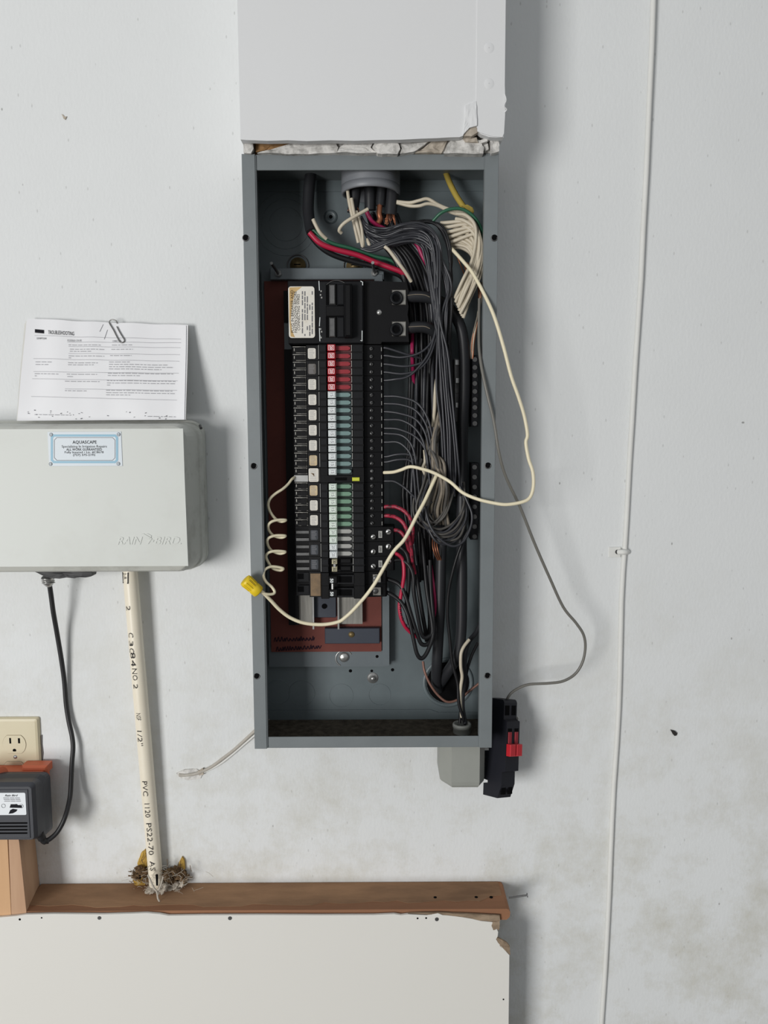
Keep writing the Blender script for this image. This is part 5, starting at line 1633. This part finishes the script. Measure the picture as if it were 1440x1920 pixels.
ptext(mb, 'Rain Bird', 8.5, 1489.5, 34, 1493.5, .0959, shear=.35, bold=.02)
part('label_lettering', mb, MT['ink'], k)
mb = MB()
for i in range(3):
    for (a_, b_) in ((6, 17), (18, 27), (28, 37)):
        mb.pprism([(a_ + i, 1495.5 + i * 3), (b_ + i, 1495.5 + i * 3), (b_ + i, 1496.8 + i * 3), (a_ + i, 1496.8 + i * 3)], .0955, .0959)
part('label_print', mb, MT['paleink'], k)
mb = MB()
mb.pprism([(20, 1508), (28, 1508), (31, 1507.5), (34, 1509.5), (41, 1510), (41, 1515), (18, 1514.5)], .0955, .0959)
mb.pprism([(17, 1524), (19, 1519), (24, 1516.5), (33, 1518), (30, 1522), (24, 1525), (16, 1526)], .0955, .0959)
c = at(6.5, 1511, .0959)
mb.ring((c.x, -.0958, c.z), (0, 1, 0), .0030, .0003, 16, 4)
c = at(40, 1511.5, .0959)
mb.ring((c.x, -.0958, c.z), (0, 1, 0), .0030, .0003, 16, 4)
part('label_diagram', mb, MT['ink'], k)
for i in range(4):
    y = 1543.5 + i * 6.3
    part('vent_slot', MB().pbox(-40, y - 1.4, 51, y + 1.4, TR1 + .0005, TR1 + .0016), MT['hole'], ta)
    a_, b_ = at(66, y + 3 - i * .4, .0868), at(75.5, y - 5.5, .0715)
    part('vent_slot', MB().cyl(a_, b_, .0011, 6), MT['hole'], ta)

# PVC pipe, nest and wall wires
PD = .0145
pa, pb = at(243, 1062, PD + .010), at(294, 1668, PD)
pp_ = thing('pvc_pipe', pb, 'cream plastic pipe with printed lettering leaning below the controller', 'pipe')
paxis = (pb - pa).normalized()
PRr = m_of(27.5, PD) / 2
part('tube', MB().tube([pa, pb], PRr, 28), MT['pvc'], pp_)
side = paxis.cross(Vector((0, -1, 0))).normalized() * -1
side = Vector((0, -1, 0)).cross(paxis).normalized()
if side.x < 0:
    side = -side
outn = side.cross(paxis).normalized()
if outn.y > 0:
    outn = -outn


def pipe_text(mb, s, px, py0, py1, wpx, rot):
    """print wrapped on the pipe; rot -90 reads downwards, 0 upright"""
    vs, fs = text_geo(s, 0, -.010)
    t0 = (at(px, py0, PD + PRr) - pa).dot(paxis)
    t1 = (at(px, py1, PD + PRr) - pa).dot(paxis)
    cen = (t0 + t1) / 2
    mid = pa + paxis * cen
    q = at(px, (py0 + py1) / 2, PD + PRr * .8) - mid
    a0 = math.asin(max(-.95, min(.95, q.dot(side) / PRr)))
    o = []
    for (u, v) in vs:
        if rot == -90:
            al, ac = u * (t1 - t0), v * m_of(wpx, PD)
        else:
            al, ac = -v * (t1 - t0), u * m_of(wpx, PD)
        th = a0 + ac / PRr
        o.append(pa + paxis * (cen + al) + (side * math.sin(th) + outn * math.cos(th)) * (PRr + .0011))
    mb.add(o, fs)


for a_ in (
        ('2-R', 239, 1072, 1084, 6, -90),
        ('2', 244.5, 1133.5, 1142.5, 8, -90),
        ('C', 249, 1184, 1193, 9, -90),
        ('3', 249.5, 1199, 1209, 8, -90),
        ('C', 250.5, 1213, 1222, 9, -90),
        ('8', 252.5, 1221, 1232, 9, -90),
        ('4', 253.5, 1235, 1247, 9, -90),
        ('N', 255.5, 1251, 1261, 9, -90),
        ('O', 256.5, 1263, 1273, 9, -90),
        ('2', 257.5, 1280, 1289, 8, -90),
        ('NSF', 262.5, 1335, 1348, 8, -90),
        ('1/2"', 265, 1368, 1396, 9, -90),
        ('PVC', 274, 1463, 1491, 9, -90),
        ('1120', 278, 1505, 1531, 9, -90),
        ('PS22-70', 282.5, 1542, 1602, 9, -90),
        ('AS', 287, 1614, 1632, 9, -90),
        ):
    mb = MB()
    pipe_text(mb, *a_)
    part('printed_mark', mb, MT['ink'], pp_)
mb = MB()
for (x0, y0, x1, y1) in ((233.5, 1071, 235, 1092), (244, 1071, 245.5, 1092), (233.5, 1090.5, 245.5, 1092)):
    vs = []
    for (x, y) in ((x0, y0), (x1, y0), (x1, y1), (x0, y1)):
        t = (at(x, y, PD + PRr) - pa).dot(paxis)
        q = at(x, y, PD + PRr * .8) - (pa + paxis * t)
        a0 = math.asin(max(-.98, min(.98, q.dot(side) / PRr)))
        vs.append(pa + paxis * t + (side * math.sin(a0) + outn * math.cos(a0)) * (PRr + .0011))
    mb.add(vs, [(0, 1, 2, 3)])
part('print_box', mb, MT['ink'], pp_)

nt_ = thing('nest_debris', at(292, 1675, .02), 'brown insect nest and grimy fibres around the pipe foot', 'debris')
part('foam_patch', chunk([(262, 1640), (258, 1618), (264, 1600), (271, 1594), (276, 1612), (278, 1640), (272, 1660), (254, 1660), (249, 1648)], 0, .006, 2, .004, 4), MT['foam'], nt_)
part('foam_patch', chunk([(333, 1632), (336, 1616), (341, 1607), (345, 1612), (347, 1630)], 0, .004, 6, .002, 3), MT['foam'], nt_)
mb = MB()
for i, (x, y, r_) in enumerate(((258, 1640, 9), (263, 1628, 8), (272, 1634, 8), (276, 1648, 9), (316, 1638, 12), (328, 1634, 11), (338, 1640, 10), (346, 1646, 8), (322, 1650, 12), (311, 1655, 10))):
    mb.blob(at(x, y, .010), m_of(r_, 0), .010, m_of(r_ * .75, 0), i, .5, 3)
part('nest_lump', mb, MT['nest'], nt_, kind='stuff')
part('entrance_hole', MB().disc(262, 1646, .014, .0185, 2.6, 10), MT['hole'], nt_)
mb = MB()
for i, (x, y, r_) in enumerate(((285, 1668, 9), (296, 1672, 10), (305, 1664, 11), (318, 1664, 10), (332, 1658, 9), (344, 1654, 7))):
    mb.blob(at(x, y, .022 if x < 310 else .012), m_of(r_, 0), .012, m_of(r_ * .7, 0), 20 + i, .6, 3)
part('grey_fluff', mb, MT['torn'], nt_, kind='stuff')
mb = MB()
rr = random.Random(8)
for i in range(130):
    x, y = rr.gauss(300, 27), rr.gauss(1652, 13)
    L_ = rr.uniform(5, 22)
    a_ = rr.uniform(0, 6.28)
    d_ = rr.uniform(.012, .034)
    mb.tube(path([(x, y, d_), (x + L_ * .5 * math.cos(a_) + rr.uniform(-3, 3), y + L_ * .5 * math.sin(a_) * .6 + rr.uniform(-3, 3), d_ + .003), (x + L_ * math.cos(a_), y + L_ * math.sin(a_) * .6, d_)], 3), .00026, 4)
part('fibre_tangle', mb, MT['fibre'], nt_, kind='stuff')
mb = MB()
for i in range(60):
    x, y = rr.choice((rr.gauss(262, 9), rr.gauss(330, 14))), rr.gauss(1636, 8)
    L_ = rr.uniform(5, 18)
    a_ = rr.uniform(0, 6.28)
    mb.tube(path([(x, y, .016), (x + L_ * .5 * math.cos(a_), y + L_ * .5 * math.sin(a_) + 2, .020), (x + L_ * math.cos(a_), y + L_ * math.sin(a_), .014)], 3), .0005, 4)
part('dark_fibre_tangle', mb, MT['nest'], nt_, kind='stuff')
mb = MB()
tie = [at(277, 1640, .040), at(283, 1654, .045), at(291, 1668, .048), at(296, 1672, .048), at(302, 1658, .045), at(306, 1644, .040)]
mb.tube(spline(tie, 5), .0013, 6)
mb.tube(spline([at(280, 1646, .043), at(288, 1664, .049), at(294, 1672, .050), at(296, 1684, .052), at(299, 1690, .052)], 5), .0016, 6)
part('plastic_tie', mb, MT['fibre'], nt_)
part('tie_pin', MB().cyl(at(294, 1640, .044), at(294.5, 1660, .046), .0022, 8, .0016), MT['hole'], nt_)

# painted-over pair of wires left of the panel's foot
for i, (p, l_) in enumerate((([(512, 1342, .0006), (490, 1360, .003), (476, 1372, .004), (462, 1385, .003), (440, 1405, .003), (418, 1422, .003), (396, 1438, .003), (372, 1449, .003), (352, 1453, .003), (336, 1453, .002)], 'upper painted wire slanting from the panel to a plaster patch'),
                             ([(512, 1350, .0006), (490, 1368, .0025), (476, 1380, .003), (455, 1398, .0025), (434, 1416, .0025), (410, 1434, .0025), (384, 1447, .0025), (366, 1452, .002), (350, 1456, .002)], 'lower painted wire slanting from the panel to a plaster patch'))):
    wire('painted_wire', l_, p, 6.5 - i * 2, 'dusty_paint' if i == 0 else 'painted_cable', 'painted wires left of the panel foot')
pl = thing('plaster_patch', at(365, 1462, .001), 'small crumbled plaster patch around the painted wires', 'plaster')
part('patch', chunk([(330, 1450), (345, 1443), (368, 1442), (380, 1450), (376, 1460), (352, 1463), (336, 1458)], 0, .002, 4, .0025, 4), MT['gypsum'], pl)
part('patch', chunk([(371, 1446), (381, 1441), (382, 1452), (374, 1454)], 0, .004, 7, .003, 2), MT['torn'], pl)

# painted cable down the right side with its clip
wc = [(1236, -420), (1228, -160), (1226, -60), (1225, 0), (1222, 90), (1217, 200), (1212, 320), (1206, 430), (1202, 520), (1196, 610), (1190, 700), (1185, 790), (1180, 870), (1176, 950), (1172, 1020), (1168, 1070), (1165, 1130), (1163.5, 1200), (1162, 1270), (1160, 1330), (1156, 1400), (1151, 1470), (1147.5, 1540), (1145, 1600), (1142, 1680), (1138, 1760), (1134, 1830), (1128.5, 1910), (1124, 1990), (1106, 2300), (1088, 2600)]
cb_ = thing('painted_cable', at(1128, 1910, .003), 'white painted cable running down the wall at right', 'cable')
part('cable', MB().tube([at(x, y, .0030 + .005 * min(1, max(0, 1 - y / 900))) for x, y in wc], .0040, 12), MT['painted_cable'], cb_)
k = part('cable_clip', MB().pbox(1142, 1026, 1164, 1045, 0.0, .0022, .0004), MT['painted_cable'], cb_)
part('clip_arch', MB().tube(path([(1160, 1035, .003), (1166, 1035, .0078), (1172, 1035, .0078), (1177, 1035, .001)], 4), .0045, 8), MT['painted_cable'], cb_)
part('clip_nail', MB().disc(1158, 1035, .0020, .0034, 4.5, 10), MT['darkmetal'], k)
tar = MB().pprism([(1257.5, 1369), (1261, 1369.5), (1266, 1371), (1270, 1375), (1269, 1379), (1265, 1380), (1262, 1377), (1260, 1373)], 0, .0025)
solo('tar_blob', tar, MT['tar'], 'small black teardrop blob stuck on the wall at right', 'blob')
sp = thing('wall_chip', at(120, 222, 0), 'small grey chip in the paint at upper left of the wall', 'chip')
part('flake', chunk([(115, 213.5), (118, 215), (121, 219), (125, 218), (122, 224), (119, 222), (117, 217)], 0, .0015, 3, .001, 1), MT['torn'], sp)
